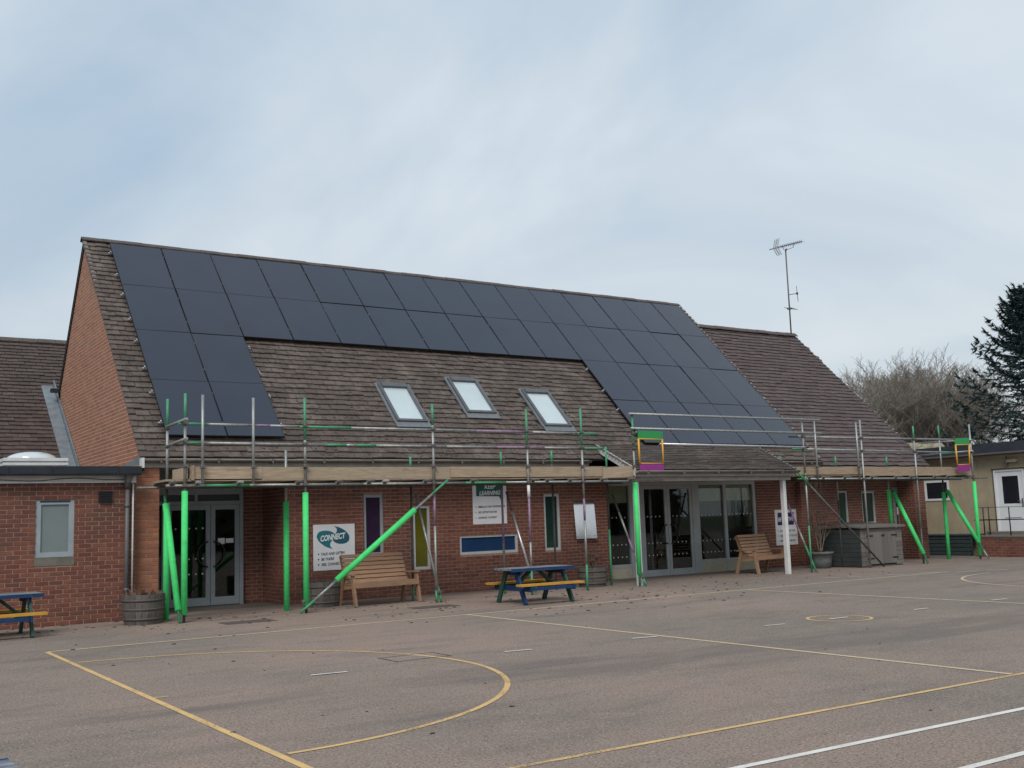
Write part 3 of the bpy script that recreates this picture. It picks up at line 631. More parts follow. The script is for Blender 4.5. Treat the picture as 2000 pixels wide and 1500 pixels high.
dots(6.05, 6.75, DY + .016, (1.55, .95, .65), hall)
for x0, x1 in ((7.75, 7.77),):
    pass
# ------------------------------------------------------------------ solar panels
PX, PY_, PZ_ = 5.5135, 24.6636, 8.0637; PW, PH = 1.154, 1.6903
def pgrid(i, j, h=0): return V((PX + i * PW, PY_, PZ_)) - S45 * (j * PH) + n45 * h
pan = thing('solar_panel', '', 'solar panel', (0, 0, 0))
f = MB(); t_ = .035; wq, hq, fb = PW - .018, PH - .006, .010
def sb(x0, x1, s0, s1, h0, h1, mb): return mb.obox(V(((x0 + x1) / 2, 0, 0)) + S45 * ((s0 + s1) / 2) + n45 * ((h0 + h1) / 2), ((x1 - x0) / 2, 0, 0), S45 * ((s1 - s0) / 2), n45 * ((h1 - h0) / 2))
sb(0, fb, 0, hq, -t_, 0, f); sb(wq - fb, wq, 0, hq, -t_, 0, f); sb(fb, wq - fb, 0, fb, -t_, 0, f); sb(fb, wq - fb, hq - fb, hq, -t_, 0, f); f.build('frame', m_pvf, pan)
f = MB(); sb(fb - .002, wq - fb + .002, fb - .002, hq - fb + .002, -.03, -.0025, f); f.build('glass', m_pv, pan)
cells = [(i, j) for j in range(2) for i in range(15)] + [(i, j) for j in (2, 3) for i in (0, 1)] + [(i, j) for j in (2, 3) for i in range(10, 15)]
first = True
for i, j in cells:
    o = pan if first else copy_tree(pan); first = False
    o.location = pgrid(i, j + 1) + V((.010, 0, 0)) + S45 * .005 + n45 * rnd.uniform(-.002, .002); o.rotation_euler = (rnd.uniform(-.006, .006), rnd.uniform(-.005, .005), 0)
    nth = ['first', 'second', 'third', 'fourth', 'fifth', 'sixth', 'seventh', 'eighth', 'ninth', 'tenth', 'eleventh', 'twelfth', 'thirteenth', 'fourteenth', 'fifteenth']
    rown = ['the ridge row', 'the second row', 'the third row', 'the bottom row'][j]
    lab = 'black solar panel, ' + nth[i] + ' from the brick gable, in ' + rown if i < 10 or j < 2 else 'black solar panel above the porch, ' + nth[14 - i] + ' from the lower wing, in ' + rown
    o['label'] = lab; o['group'] = 'solar panels on the hall roof'
for j, x0, x1 in [(0, 0, 15), (1, 0, 15), (2, 0, 2), (3, 0, 2), (2, 10, 15), (3, 10, 15)]:
    for fr_ in (.22, .76):
        a, b = pgrid(x0, j + fr_, -.06) - V((.07, 0, 0)), pgrid(x1, j + fr_, -.06) + V((.07, 0, 0))
        r_ = MB(); r_.beam(a, b, .03, .04, up=n45)
        for k in range(x0 + 1, x1): MB().obox(pgrid(k, j + fr_, -.006), (.008, 0, 0), S45 * .022, n45 * .004).build('mid_clamp', m_rust, ro)
        for e, sgn in ((a, 1), (b, -1)): r_.obox(e + V((.045 * sgn, 0, 0)) + n45 * .03, (.012, 0, 0), S45 * .02, n45 * .03)
        
        x = a.x + .4
        while x < b.x: r_.obox(V((x, a.y, a.z)) - n45 * .035, (.02, 0, 0), S45 * .03, n45 * .025); x += 1.1
        r_.build('mounting_rail', m_alu, ro)

# ------------------------------------------------------------------ LEFT FLAT ROOFED EXTENSION
ext = thing('flat_roof_extension', 'flat roofed brick extension with frosted window beside the hall gable', 'building', (2, 20, 0))
XL = -7.0; XR = 4.86; AY = 19.45
wop = [(3.235, 3.845, 1.0, 2.11)]
ew = wall_slab('front_wall', ext, m_mortar, 'x', XL, XR, 0, 2.40, AY, AY + .25, wop)
lay_bricks(ew, ext, (XL, AY, 0), (1, 0, 0), XR - XL, 0, 2.38, [(a - XL, b - XL, c, d) for a, b, c, d in wop], m_brick, lambda b: -b[0], 300)
fo = framed(ext, 'window', 3.235, 3.845, 1.14, 2.11, AY + .015, m_frame, m_frost, .085)
iw = MB(); iw.box(3.30, 3.78, AY + .005, AY + .05, 2.065, 2.09); iw.build('trickle_vent', m_gutd, fo)
MB().box(3.225, 3.855, AY - .012, AY + .1, 1.0, 1.135).build('sill', mat('stained_sill', (.19, .18, .15), (.13, .12, .09), .9, 5), fo)
MB().box(XL, XR, AY + .3, 25.6, 0, 2.5).build('room_block', m_int, ext)
MB().box(XL, XR + .05, AY - .16, 25.6, 2.52, 2.66).build('flat_roof', m_gutd, ext)
MB().box(XL, XR, AY - .035, AY + .02, 2.385, 2.519).build('fascia_board', m_white, ext)
MB().box(XL, XR, AY - .05, AY - .036, 2.385, 2.405).build('fascia_trim', m_upvc, ext)
cb = MB(); pts = [V((2.3 + i * .2, AY - .042, 2.432 + .012 * math.sin(i * 1.1) + (.03 * math.exp(-((i - 8.5) / 2.2) ** 2)))) for i in range(13)]
for p, q in zip(pts, pts[1:]): cb.tube(p, q, .006, 5)
cb.build('cable', m_gutd, ext)
gt = MB(); gt.box(XL, XR + .04, AY - .25, AY - .165, 2.50, 2.66); gt.box(XL, XR + .045, AY - .262, AY - .24, 2.53, 2.538); gt.build('gutter', m_gutd, ext)
for x in (2.75, 3.42, 4.5): MB().box(x - .012, x + .012, AY - .268, AY - .2505, 2.5, 2.66).build('gutter_bracket', m_gutd, ext)
dp = MB(); dp.tube((4.70, AY - .13, 2.5), (4.70, AY - .085, 2.28), .05); dp.tube((4.70, AY - .085, 2.3), (4.70, AY - .085, .05), .037); dp.lathe((4.70, AY - .15, 2.38), [(.04, 0), (.06, .06), (.085, .13)], 12)
for z in (.5, 1.95): dp.tube((4.70, AY - .085, z), (4.70, AY - .085, z + .06), .044)
dp.box(4.66, 4.74, AY - .08, AY, 1.97, 2.0); dp.box(4.66, 4.74, AY - .08, AY, .52, .55)
dp.build('downpipe', m_pipe, ext)
dp = MB(); dp.tube((4.81, AY - .03, 2.36), (4.81, AY - .03, .2), .016); dp.tube((4.81, AY - .03, 2.36), (4.81, AY + .02, 2.4), .016)
for z in (.6, 1.2, 1.9): dp.box(4.79, 4.83, AY - .03, AY, z, z + .02)
dp.build('waste_pipe', m_white, ext)
v = MB(); v.box(4.235, 4.46, AY - .045, AY + .01, 2.04, 2.235)
for i in range(6): v.obox((4.348, AY - .05, 2.06 + i * .031), (.10, 0, 0), (0, .008, -.006), (0, .001, .002))
v.build('vent', m_black, ext)
# lead upstand where flat roof meets the gable
MB().prism([(5.03, 19.7, 2.66), (5.03, 22.4, 2.66), (5.03, 19.7, 2.9)], (.012, 0, 0)).build('lead_upstand', m_lead, ext)
MB().box(4.86, 5.045, 19.60, 25.6, 2.6, 2.662).build('roof_edge_strip', m_gutd, ext)
# dome rooflight on the flat roof
dm = thing('dome_rooflight', 'white louvred kerb with clear dome on the flat roof', 'rooflight', (3.47, 21.5, 2.66))
kb = MB()
kb.box(2.98, 3.97, 21.0, 21.95, 2.66, 2.90)
for k, z in enumerate((2.71, 2.785, 2.86)): kb.box(2.93, 4.02, 20.95, 22.0, z, z + .045 + (.012 if k == 2 else 0))
kb.build('kerb', m_white, dm)
prof = [(.44 * math.cos(a), .15 * math.sin(a)) for a in [math.pi / 2 * i / 10 for i in range(11)]]
d_ = MB().lathe((3.475, 21.47, 2.915), prof, 28); d_.build('dome', mat('dome_acrylic', (.62, .66, .67), (.56, .6, .61), .12, 1, coat=.5), dm)
# ------------------------------------------------------------------ LEFT REAR WING
lw = thing('rear_wing', 'dark tiled pitched roof wing behind the flat roofed extension', 'building', (0, 28, 0))
ls = V((0, 1, .738)).normalized(); ln_ = V((1, 0, 0)).cross(ls)
p0 = V((0, 24.9, 2.715)); p1 = V((0, 30.2, 6.626)); LL = (p1 - p0).length
r = MB()
for xa, xb, t0 in ((-9, 5.03, 0), (5.03, 9, (28.0 - 24.9) / ls.y)):
    q0 = p0 + ls * t0; r.prism([(xa, q0.y, q0.z - .02), (xa, p1.y, p1.z - .02), (xa, p1.y, p1.z - .16), (xa, q0.y, q0.z - .16)], (xb - xa, 0, 0))
lr = r.build('roof', m_deck, lw)
lay_tiles(lr, p0 - ls * .02, ls, LL, lambda t: (1.0, 5.03 if p0.y + ls.y * t < 27.9 else 9), m_tile3, .175, .27, 120, lift=-.01, pickc=lambda x, t: abs(x - 4) + abs(t - 1.5))
lay_tiles(lr, p0 - ls * .02, ls, LL, lambda t: (-9, .98), m_tile3, .175, .27, 0, lift=-.01)
ridge_caps(lr, -9, 9, 30.2, p1.z + .08, m_ridge)
MB().box(-9, 9, 25.7, 34, 0, 2.7).build('wall', m_mortar, lw)
r = MB(); r.prism([(-9, 30.2, 6.6), (-9, 35.5, 2.7), (-9, 35.5, 2.55), (-9, 30.2, 6.45)], (18, 0, 0)); r.build('back_slope', m_tile3, lw)
fl = MB()
fl.prism([V((4.74, p0.y, p0.z)) + ln_ * .02, V((4.74, 28.2, p0.z + (28.2 - 24.9) * .738)) + ln_ * .02, V((4.74, 28.2, p0.z + (28.2 - 24.9) * .738)) + ln_ * .055, V((4.74, p0.y, p0.z)) + ln_ * .055], (.27, 0, 0))
fl.prism([(5.02, p0.y, p0.z + .02), (5.02, 28.2, p0.z + 3.3 * .738 + .02), (5.02, 28.2, p0.z + 3.3 * .738 + .2), (5.02, p0.y, p0.z + .2)], (.025, 0, 0))
fl.build('lead_flashing', m_lead, lw)
gp = MB(); gp.box(4.82, 4.98, 27.3, 27.45, 4.93, 5.02); gp.build('gutter_end', m_gutd, lw)

# ------------------------------------------------------------------ RIGHT WING
rwg = thing('right_wing', 'lower brick wing with plain purple brown tiled roof and narrow windows', 'building', (25.4, 22, 0))
RX0, RX1 = HX1 + .06, 27.72; QY, QZ, QRY, QRZ = 19.6, 2.76, 24.35, 7.40
qs = V((0, QRY - QY, QRZ - QZ)); QL = qs.length; qs.normalize()
r = MB(); r.prism([(RX0 - .1, QY, QZ - .05), (RX0 - .1, QRY, QRZ - .05), (RX0 - .1, 28.5, 3.4), (RX0 - .1, 28.5, 3.25), (RX0 - .1, QRY, QRZ - .2), (RX0 - .1, QY, QZ - .15)], (RX1 - RX0 + .1, 0, 0))
rr_ = r.build('roof', m_deck, rwg)
lay_tiles(rr_, (0, QY - .02, QZ - .06), qs, QL, lambda t: (RX0, RX1 + .04), m_tile2, GA, .27, 160, pickc=lambda x, t: t * 2 + abs(x - 24))
ridge_caps(rr_, RX0 - .02, RX1 + .04, QRY, QRZ + .07, m_ridge)
qn = V((1, 0, 0)).cross(qs)
for k in range(38):
    if k in (8, 9, 10, 11, 17, 18, 24) or rnd.random() < .12:
        c = V((RX1 + .06, QY, QZ)) + qs * (k * GA + .06); MB().obox(c - V((.02, 0, 0)), (rnd.uniform(.02, .045), 0, 0), qs * rnd.uniform(.03, .05), qn * .018).build('verge_mortar', m_vmort, rr_)
p1_, p2_ = onY(1635.6, 959, 20.35), onY(1659, 1024, 20.35); p3_, p4_ = onY(1682, 960, 20.35), onY(1712, 1022, 20.35); d1, d2 = onY(1742, 952, 20.35), onY(1783, 1091, 20.35)
W1 = (p1_.x, p2_.x, p2_.z, p1_.z); W2 = (p3_.x, p4_.x, p4_.z, p3_.z); D1 = (d1.x, d2.x, 0, d1.z)
rops = [W1, W2, D1]
fwall = wall_slab('front_wall', rwg, m_mortar, 'x', 23.0, 27.25, 0, 2.7, 20.35, 20.6, rops)
lay_bricks(fwall, rwg, (23.0, 20.55, 0), (0, -1, 0), .2, 0, 2.55, [], m_brick, lambda b: 0, 0)
lay_bricks(fwall, rwg, (23.0, 20.35, 0), (1, 0, 0), 4.25, 0, 2.55, [(a - 23, b - 23, c, d) for a, b, c, d in rops], m_brick, lambda b: 0, 0)
pier = wall_slab('end_pier', rwg, m_mortar, 'x', 27.22, 27.68, 0, 2.62, 19.76, 20.62)
lay_bricks(pier, rwg, (27.22, 19.76, 0), (1, 0, 0), .46, 0, 2.58, [], m_brick, lambda b: -b[1], 70)
lay_bricks(pier, rwg, (27.22, 20.35, 0), (0, -1, 0), .58, 0, 2.58, [], m_brick, lambda b: 0, 0)
lay_bricks(pier, rwg, (27.68, 19.76, 0), (0, 1, 0), .8, 0, 2.58, [], m_brick, lambda b: 0, 0)
MB().prism([(27.42, 20.63, 0), (27.42, 28, 0), (27.42, 28, 3.3), (27.42, QRY, QRZ - .15), (27.42, 20.63, 3.55)], (.24, 0, 0)).build('gable_wall', m_mortar, rwg)
for W in (W1, W2):
    o = framed(rwg, 'window', *W, 20.37, m_framel, m_pg, .05); MB().box(W[0] - .05, W[1] + .05, 20.30, 20.42, W[2] - .14, W[2] - .005).build('sill', m_weath, o)
dr = leaf(rwg, 'door', D1[0] + .06, D1[1] - .06, .01, D1[3] - .06, 20.38, m_framed, .1, .2, .1, m_pg)
fr = MB(); fr.box(D1[0], D1[0] + .06, 20.36, 20.45, 0, D1[3]); fr.box(D1[1] - .06, D1[1], 20.36, 20.45, 0, D1[3]); fr.box(D1[0] + .06, D1[1] - .06, 20.36, 20.45, D1[3] - .06, D1[3]); fr.build('door_frame', m_framed, rwg)
nx = (D1[0] + D1[1]) / 2; MB().box(nx - .16, nx + .1, 20.385, 20.396, 1.3, 1.52).build('door_notice', m_signw, dr)
MB().box(23.0, 27.7, 20.6, 28, -.02, .004).build('inside_floor', m_floor, rwg)
MB().box(RX0, RX1, QY - .02, QY + .005, QZ - .24, QZ - .08).build('fascia_board', m_fascia, rwg); gutter_run(rwg, RX0, RX1, QY - .09, QZ - .1, m_gutter)
MB().box(RX0, RX1 - .02, QY + .005, 20.6, QZ - .235, QZ - .215).build('soffit', m_deck, rwg)
dt = MB(); dt.tube((27.3, 19.70, 2.42), (27.3, 19.70, 2.3), .045); dt.lathe((27.3, 19.68, 2.26), [(.0, 0), (.06, .02), (.075, .08), (.0, .1)], 10); dt.box(27.27, 27.33, 19.68, 19.77, 2.3, 2.36); dt.build('wall_light', m_black, rwg)
# aerial on the wing ridge
ax, ay, az = 27.55, QRY - .02, QRZ + .02
AS = 27.55 / 26.5
an = thing('tv_aerial', 'tall TV aerial mast with toothed antenna on the wing ridge', 'aerial', (ax, ay, az))
top = onX(1536.5, 489, ax); top.y = ay
MB().tube((ax, ay, az - .1), top, .024, 8).build('mast', m_pipe, an)
bd = (onX(1566, 471, ax + .1) - onX(1502, 488, ax - .1)); 
A0 = onY(1503, 487.5, ay - .05); A1 = onY(1566, 471.5, ay - .05)
bm = MB(); bm.tube(A0, A1, .016, 6); bm.tube(top, top + V((0, -.05, .06)), .03, 6)
ad = (A1 - A0).normalized(); sdv = ad.cross(V((0, 1, 0))).normalized(); fwd = V((0, 1, 0))
for i in range(11):
    c = A0.lerp(A1, .32 + .067 * i); bm.tube(c - fwd * .11 - sdv * .045, c + fwd * .11 + sdv * .045, .006, 5); bm.tube(c - fwd * .05 + sdv * .06, c + fwd * .05 - sdv * .06, .006, 5)
mid = A0.lerp(A1, .55); pts = [A0.lerp(A1, .4), A0.lerp(A1, .42) - sdv * -.0 + V((0, 0, -.12)), top + V((0, 0, .02)), A0.lerp(A1, .72) + V((0, 0, -.13)), A0.lerp(A1, .75)]
for p, q in zip(pts, pts[1:]): bm.tube(p, q, .009, 5)
c = A0.lerp(A1, .18)
for sgn in (1, -1):
    e = c + V((-.02, 0, .5 * .55 * sgn)) + ad * (.12 if sgn > 0 else .2)
    for k in range(6):
        pp = c.lerp(e, .15 + k * .17); bm.tube(pp - fwd * .2 - ad * .1, pp + fwd * .2 + ad * .1, .006, 5)
    bm.tube(c, e, .008, 5); bm.tube(c - fwd * .18 - ad * .1, e - fwd * .18 - ad * .1, .006, 5); bm.tube(c + fwd * .18 + ad * .1, e + fwd * .18 + ad * .1, .006, 5)
bm.build('antenna_boom', m_pipe, an)
fm = MB(); b1 = onY(1543, 576, ay); b2 = onY(1557, 573, ay); fm.tube(b1 - V((.06, 0, 0)), b2, .012, 6); fm.tube(b2 + V((-.02, 0, .26)), b2 + V((.02, 0, -.28)), .01, 6); fm.tube(b2 - V((0, 0, .04)), b2 + V((0, 0, .04)), .035, 8); fm.build('dipole', m_pipe, an)
fm = MB(); b1 = onY(1545, 603, ay)
for dy_ in (-.05, .05): fm.tube(b1 + V((-.27, dy_, dy_ * .5)), b1 + V((.27, dy_, dy_ * .5 + .01)), .009, 6)
fm.obox(b1 + V((-.06, 0, 0)), (.06, 0, 0), (0, .07, 0), (0, 0, .025)); fm.build('fm_dipole', m_pipe, an)

# ------------------------------------------------------------------ BEIGE BUILDING
bb = thing('beige_building', 'beige rendered flat roofed block with white door and dark roof edge', 'building', (31, 19, 0))
BXF = 30.0
w1, w2 = onX(1805, 940, BXF), onX(1856, 977, BXF); dA, dB = onX(1940, 917, BXF), onX(1950, 1037, BXF)
bop = [(w2.y, w1.y, w2.z, w1.z), (18.0, 18.97, .66, 2.53)]
wall_slab('wall', bb, m_beige, 'y', 12.0, 30.0, 0, 2.985, BXF, BXF + .25, bop)
MB().box(BXF + .6, 40, 12.3, 30, 0, 2.9).build('room_block', m_int, bb)
MB().box(BXF - .35, 40, 11.7, 30.3, 2.985, 3.34).build('roof_edge', m_roofd, bb)
MB().box(BXF - .36, BXF - .352, 11.7, 30.3, 3.0, 3.05).build('edge_trim', m_pipe, bb)
MB().box(BXF - .02, BXF, 12, 30, 2.90, 2.984).build('wall_head_trim', m_cream, bb)
def framed_y(parent, name, y0, y1, z0, z1, x, mf, mp, fw=.06):
    w_ = MB(); d = .08; w_.box(x, x + d, y0, y1, z0, z0 + fw); w_.box(x, x + d, y0, y1, z1 - fw, z1); w_.box(x, x + d, y0, y0 + fw, z0 + fw, z1 - fw); w_.box(x, x + d, y1 - fw, y1, z0 + fw, z1 - fw)
    o = w_.build(name, mf, parent); MB().box(x + .03, x + .045, y0 + fw * .8, y1 - fw * .8, z0 + fw * .8, z1 - fw * .8).build('pane', mp, o); return o
m_dk = mat('dark_pane', (.012, .014, .02), (.02, .023, .03), .08, 2, spec=.6)
framed_y(bb, 'window', *bop[0], BXF - .02, m_upvc, m_dk, .065)
dd = MB(); y0, y1, z0, z1 = bop[1]
dd.box(BXF, BXF + .06, y0 + .06, y1 - .06, z0 + .02, z0 + .85); dd.box(BXF, BXF + .06, y0 + .06, y1 - .06, z1 - .2, z1 - .05); dd.box(BXF, BXF + .06, y0 + .06, y0 + .21, z0 + .85, z1 - .2); dd.box(BXF, BXF + .06, y1 - .24, y1 - .06, z0 + .85, z1 - .2)
do_ = dd.build('door', m_upvc, bb); MB().box(BXF + .02, BXF + .04, y0 + .2, y1 - .22, z0 + .84, z1 - .19).build('pane', m_dk, do_); MB().box(BXF - .004, BXF - .0005, y0 + .2, y1 - .25, z0 + .42, z0 + .44).build('panel_line', m_pipe, do_)
hd = MB(); hd.box(BXF - .012, BXF, y0 + .1, y0 + .14, z0 + .75, z0 + 1.0); hd.tube((BXF - .04, y0 + .12, z0 + .92), (BXF - .04, y0 + .26, z0 + .92), .012, 6); hd.tube((BXF - .04, y0 + .12, z0 + .92), (BXF - .01, y0 + .12, z0 + .92), .012, 6); hd.build('handle', m_pipe, do_)
fr = MB(); fr.box(BXF - .03, BXF + .06, y0, y0 + .055, z0, z1); fr.box(BXF - .03, BXF + .06, y1 - .055, y1, z0, z1); fr.box(BXF - .03, BXF + .06, y0 + .055, y1 - .055, z1 - .05, z1); fr.build('door_frame', m_upvc, bb)
fr = MB(); fr.box(BXF - .05, BXF - .001, y0 - .05, y1 + .05, z1 + .003, z1 + .04); fr.box(BXF - .03, BXF - .001, y1 + .002, y1 + .03, .2, z1); fr.build('door_trim', mat('brown_trim', (.10, .06, .04)), bb)
lt = MB(); c = onX(1975, 900, BXF - .06); lt.box(BXF - .12, BXF + .01, c.y - .2, c.y + .12, c.z - .04, c.z + .045); lt.build('wall_light', m_cream, bb)
lt = MB(); lt.box(BXF - .10, BXF + .01, c.y + .13, c.y + .22, c.z - .12, c.z - .02); lt.tube((BXF - .03, c.y + .17, c.z - .02), (BXF - .03, c.y + .17, c.z + .16), .012, 6); lt.build('sensor', m_gutter, bb)
# brick landing, steps and rail
ld = thing('door_landing', 'low brick landing with stone edge below the white door', 'landing', (29.3, 17.5, 0))
LX = 28.75; l1 = onX(1905, 1041, LX)
lo_ = wall_slab('landing_wall', ld, m_mortar, 'y', 14.0, l1.y, 0, .56, LX, BXF - .035); lay_bricks(lo_, ld, (LX, l1.y, 0), (0, -1, 0), l1.y - 14.0, 0, .56, [], m_brick, lambda b: b[0], 60)
lay_bricks(lo_, ld, (BXF - .04, l1.y, 0), (-1, 0, 0), BXF - .04 - LX, 0, .56, [], m_brick, lambda b: 0, 0)
MB().box(LX - .03, BXF - .035, 14.0, l1.y + .03, .562, .61).build('coping', m_weath, ld)
MB().box(BXF - .5, BXF - .036, 17.9, 19.06, .611, .7).build('door_step', m_weath, ld)
rl = thing('handrail', 'thin black metal handrail on the brick landing', 'railing', (LX + .06, 17.5, .6))
rb = MB(); ye = l1.y - .06; rx = LX + .06
MB().tube((rx, 14.0, 1.06), (rx, ye + .1, 1.06), .016, 6).build('rail', m_black, rl); MB().tube((rx, 14.0, 1.42), (rx, ye + .1, 1.42), .008, 6).build('rail', m_pipe, rl)
for y in (ye, 17.85, 16.6, 15.4): MB().tube((rx, y, .58), (rx, y, 1.43), .018, 6).build('post', m_black, rl)
for k, x in enumerate((rx + .35, rx + .62)): MB().tube((x, ye + .02, .58), (x, ye + .02, 1.43), .018, 6).build('post', m_black, rl)
MB().tube((rx, ye + .02, 1.42), (rx + .75, ye + .02, 1.42), .01, 6).build('rail', m_black, rl); MB().tube((rx, ye + .02, 1.06), (rx + .75, ye + .02, 1.06), .014, 6).build('rail', m_black, rl)
# slatted planter against the beige wall
pl = thing('slatted_bench', 'dark teal slatted timber box against the beige wall', 'planter', (29.4, 20.6, 0))
for k in range(5): MB().box(29.25, 29.31, 19.45, 22.2, .02 + k * .118, .12 + k * .118).build('slat', m_slat, pl)
for y in (19.5, 20.8, 22.1): MB().box(29.312, 29.38, y - .04, y + .04, 0, .6).build('post', m_slat, pl)
MB().box(29.22, 29.98, 19.42, 22.22, .60, .635).build('top_board', m_slat, pl)

# ------------------------------------------------------------------ SCAFFOLDS
OY_, IY_, TR = 18.0, 18.85, .0242
coup = MB(); coup.tube((0, 0, -.03), (0, 0, .03), .036, 8); coup.box(-.045, .045, -.05, -.02, -.022, .022); coup.tube((.0, -.06, 0), (.0, .03, 0), .012, 6)
coup_me = coup.mesh('coupler', m_rust)
def seg_tube(parent, name, p, q, bands, r=TR):
    """bands: list of (fraction_end, material)"""
    mats = []; mb = MB(); a = 0; p, q = V(p), V(q)
    for e, m in bands:
        if m not in mats: mats.append(m)
        mb.tube(p.lerp(q, a), p.lerp(q, e), r, 10, mi=mats.index(m), caps=True); a = e
    return mb.build(name, mats, parent)
G_, S_, P_, D_ = m_galv, m_gtube, m_ptube, m_dtube
def standard(sc, X, Y, z0, z1, bands, sleeve=None, plate=True):
    o = seg_tube(sc, 'standard', (X, Y, z0), (X, Y, z1), bands)
    if sleeve: MB().tube((X, Y, sleeve[0]), (X, Y, sleeve[1]), .052, 14).build('foam_sleeve', m_foam, o)
    return o
def coupler(sc, x, y, z, rot=0): inst('coupler', coup_me, sc, (x, y, z), Matrix.Rotation(rot, 3, 'Z').to_quaternion())
def zpix(py, x, Y): return onY(x, py, Y).z
sc1 = thing('scaffold', 'scaffold with long timber toe boards along the hall eaves', 'scaffold', (10, 18.4, 0))
outs = [5.30, 7.45, 10.03, 12.26, 13.65, 15.10]
standard(sc1, 5.30, OY_, 0, 3.82, [(.6, D_), (.86, G_), (1, S_)], (.13, 2.17))
standard(sc1, 7.45, OY_, 0, 3.82, [(.68, D_), (.8, G_), (1, S_)], (.13, 2.12))
standard(sc1, 10.08, OY_, 0, 3.80, [(.06, S_), (.38, G_), (.55, P_), (.89, G_), (1, S_)])
standard(sc1, 12.28, OY_, 0, 3.76, [(.13, S_), (.28, G_), (.52, P_), (.8, G_), (1, S_)])
MB().tube((12.28, OY_, 1.95), (12.28, OY_, 2.2), .032, 12).build('tube_tag', m_signw, sc1)
standard(sc1, 13.68, OY_, 0, 3.82, [(.14, S_), (.38, G_), (.5, P_), (.78, G_), (1, S_)])
standard(sc1, 15.10, OY_, 0, 3.75, [(.2, S_), (.6, D_), (.8, G_), (1, S_)], (.25, 2.24))
for X, zt, sl, bands in [(5.24, 3.82, (.0, 2.0), [(.62, D_), (.86, G_), (1, S_)]), (7.42, 2.93, (.0, 1.98), [(.5, D_), (1, G_)]), (10.03, 2.83, None, [(.1, S_), (.9, D_), (1, S_)]), (12.18, 2.94, None, [(.1, S_), (.35, D_), (.8, P_), (.9, D_), (1, S_)]), (13.49, 2.98, None, [(.9, D_), (1, S_)]), (15.0, 3.08, None, [(.4, S_), (.8, D_), (1, S_)])]:
    standard(sc1, X, IY_, 0, zt, bands, sl)
for X, zt in ((5.58, 3.80), (6.47, 3.78)): seg_tube(sc1, 'guard_post', (X, OY_ - .055, 2.28), (X, OY_ - .055, zt), [(1, G_)]); coupler(sc1, X, OY_ - .055, 2.57)
R1, R2 = 3.31, 2.985
yr = OY_ + .05
seg_tube(sc1, 'guard_rail', (5.2, yr, R1), (7.35, yr, R1 - .005), [(.22, S_), (.6, G_), (.75, P_), (1, G_)])
seg_tube(sc1, 'guard_rail', (7.36, yr, R1 - .01), (14.15, yr, R1 - .02), [(.15, S_), (.55, G_), (.75, P_), (.92, G_), (1, S_)])
seg_tube(sc1, 'guard_rail', (5.35, yr, R2), (10.4, yr, R2 - .01), [(.05, S_), (.5, G_), (.58, S_), (.62, G_), (.7, S_), (1, G_)])
seg_tube(sc1, 'guard_rail', (10.41, yr, R2 - .01), (14.3, yr, R2 - .01), [(.3, G_), (.6, P_), (.85, G_), (1, S_)])
seg_tube(sc1, 'end_rail', (5.235, IY_ + .05, R1 + .02), (5.235, OY_ - .32, R1 + .045), [(1, G_)]); seg_tube(sc1, 'end_rail', (5.235, IY_ + .05, R2 + .0), (5.235, OY_ - .32, R2 + .045), [(1, G_)])
# ledgers
LZ = 2.262
seg_tube(sc1, 'ledger', (5.0, OY_ + .05, LZ), (8.6, OY_ + .05, LZ), [(.18, G_), (.4, S_), (1, G_)]); seg_tube(sc1, 'ledger', (8.61, OY_ + .05, LZ), (15.95, OY_ + .05, LZ + .01), [(.3, G_), (.43, S_), (1, G_)])
seg_tube(sc1, 'ledger', (4.72, IY_ - .05, LZ - .0), (10.0, IY_ - .05, LZ), [(.2, m_rust), (1, D_)]); seg_tube(sc1, 'ledger', (10.01, IY_ - .05, LZ), (15.4, IY_ - .05, LZ), [(1, D_)])
tx = [onY(x, 942, 17.85).x for x in (340, 390, 472, 588, 667, 727, 758, 838, 931, 1049, 1077, 1122, 1185, 1240)]
for X in tx: seg_tube(sc1, 'transom', (X, OY_ - .16 - rnd.uniform(0, .06), LZ + .049), (X, IY_ + .15, LZ + .049), [(1, m_galv if rnd.random() < .4 else D_)]); coupler(sc1, X, OY_ + .05, LZ + .025, math.pi / 2)
# boards
def boards(sc, x0, x1, cuts, z):
    for k in range(4):
        xs = [x0] + [c + rnd.uniform(-.3, .3) for c in cuts] + [x1]
        for a, b in zip(xs, xs[1:]): MB().box(a + .004, b - .004, OY_ + .03 + k * .232, OY_ + .25 + k * .232, z, z + .036).build('platform_board', m_board, sc)
boards(sc1, 5.0, 15.25, [8.6, 12.2], LZ + .0735)
def toe(sc, x0, x1, y, z0=2.352, z1=2.578): MB().box(x0, x1, y, y + .036, z0, z1).build('toe_board', m_board, sc)
tb = [5.34, 6.83, 10.45, 14.22, 15.08]
tb = [onY(372, 925, OY_).x, onY(513, 925, OY_).x, onY(881, 923, OY_).x, onY(1178, 922, OY_).x]
for k, (a, b) in enumerate(zip(tb, tb[1:])): toe(sc1, a + .003, b - .003, OY_ + .03 + .004 * (k % 2), 2.352, 2.580 - .006 * (k % 2))
MB().prism([(tb[3] + .01, OY_ + .02, 2.34), (15.07, OY_ + .02, 2.365), (15.07, OY_ + .02, 2.60), (tb[3] + .01, OY_ + .02, 2.565)], (0, .036, 0)).build('toe_board', m_board, sc1)
MB().box(5.325, 5.36, OY_ + .03, IY_ - .03, 2.352, 2.57).build('toe_board', m_board, sc1)
for X in (5.44,): MB().box(X - .03, X + .02, OY_ - .005, OY_ + .028, 2.35, 2.60).build('toe_board_cleat', m_board, sc1)
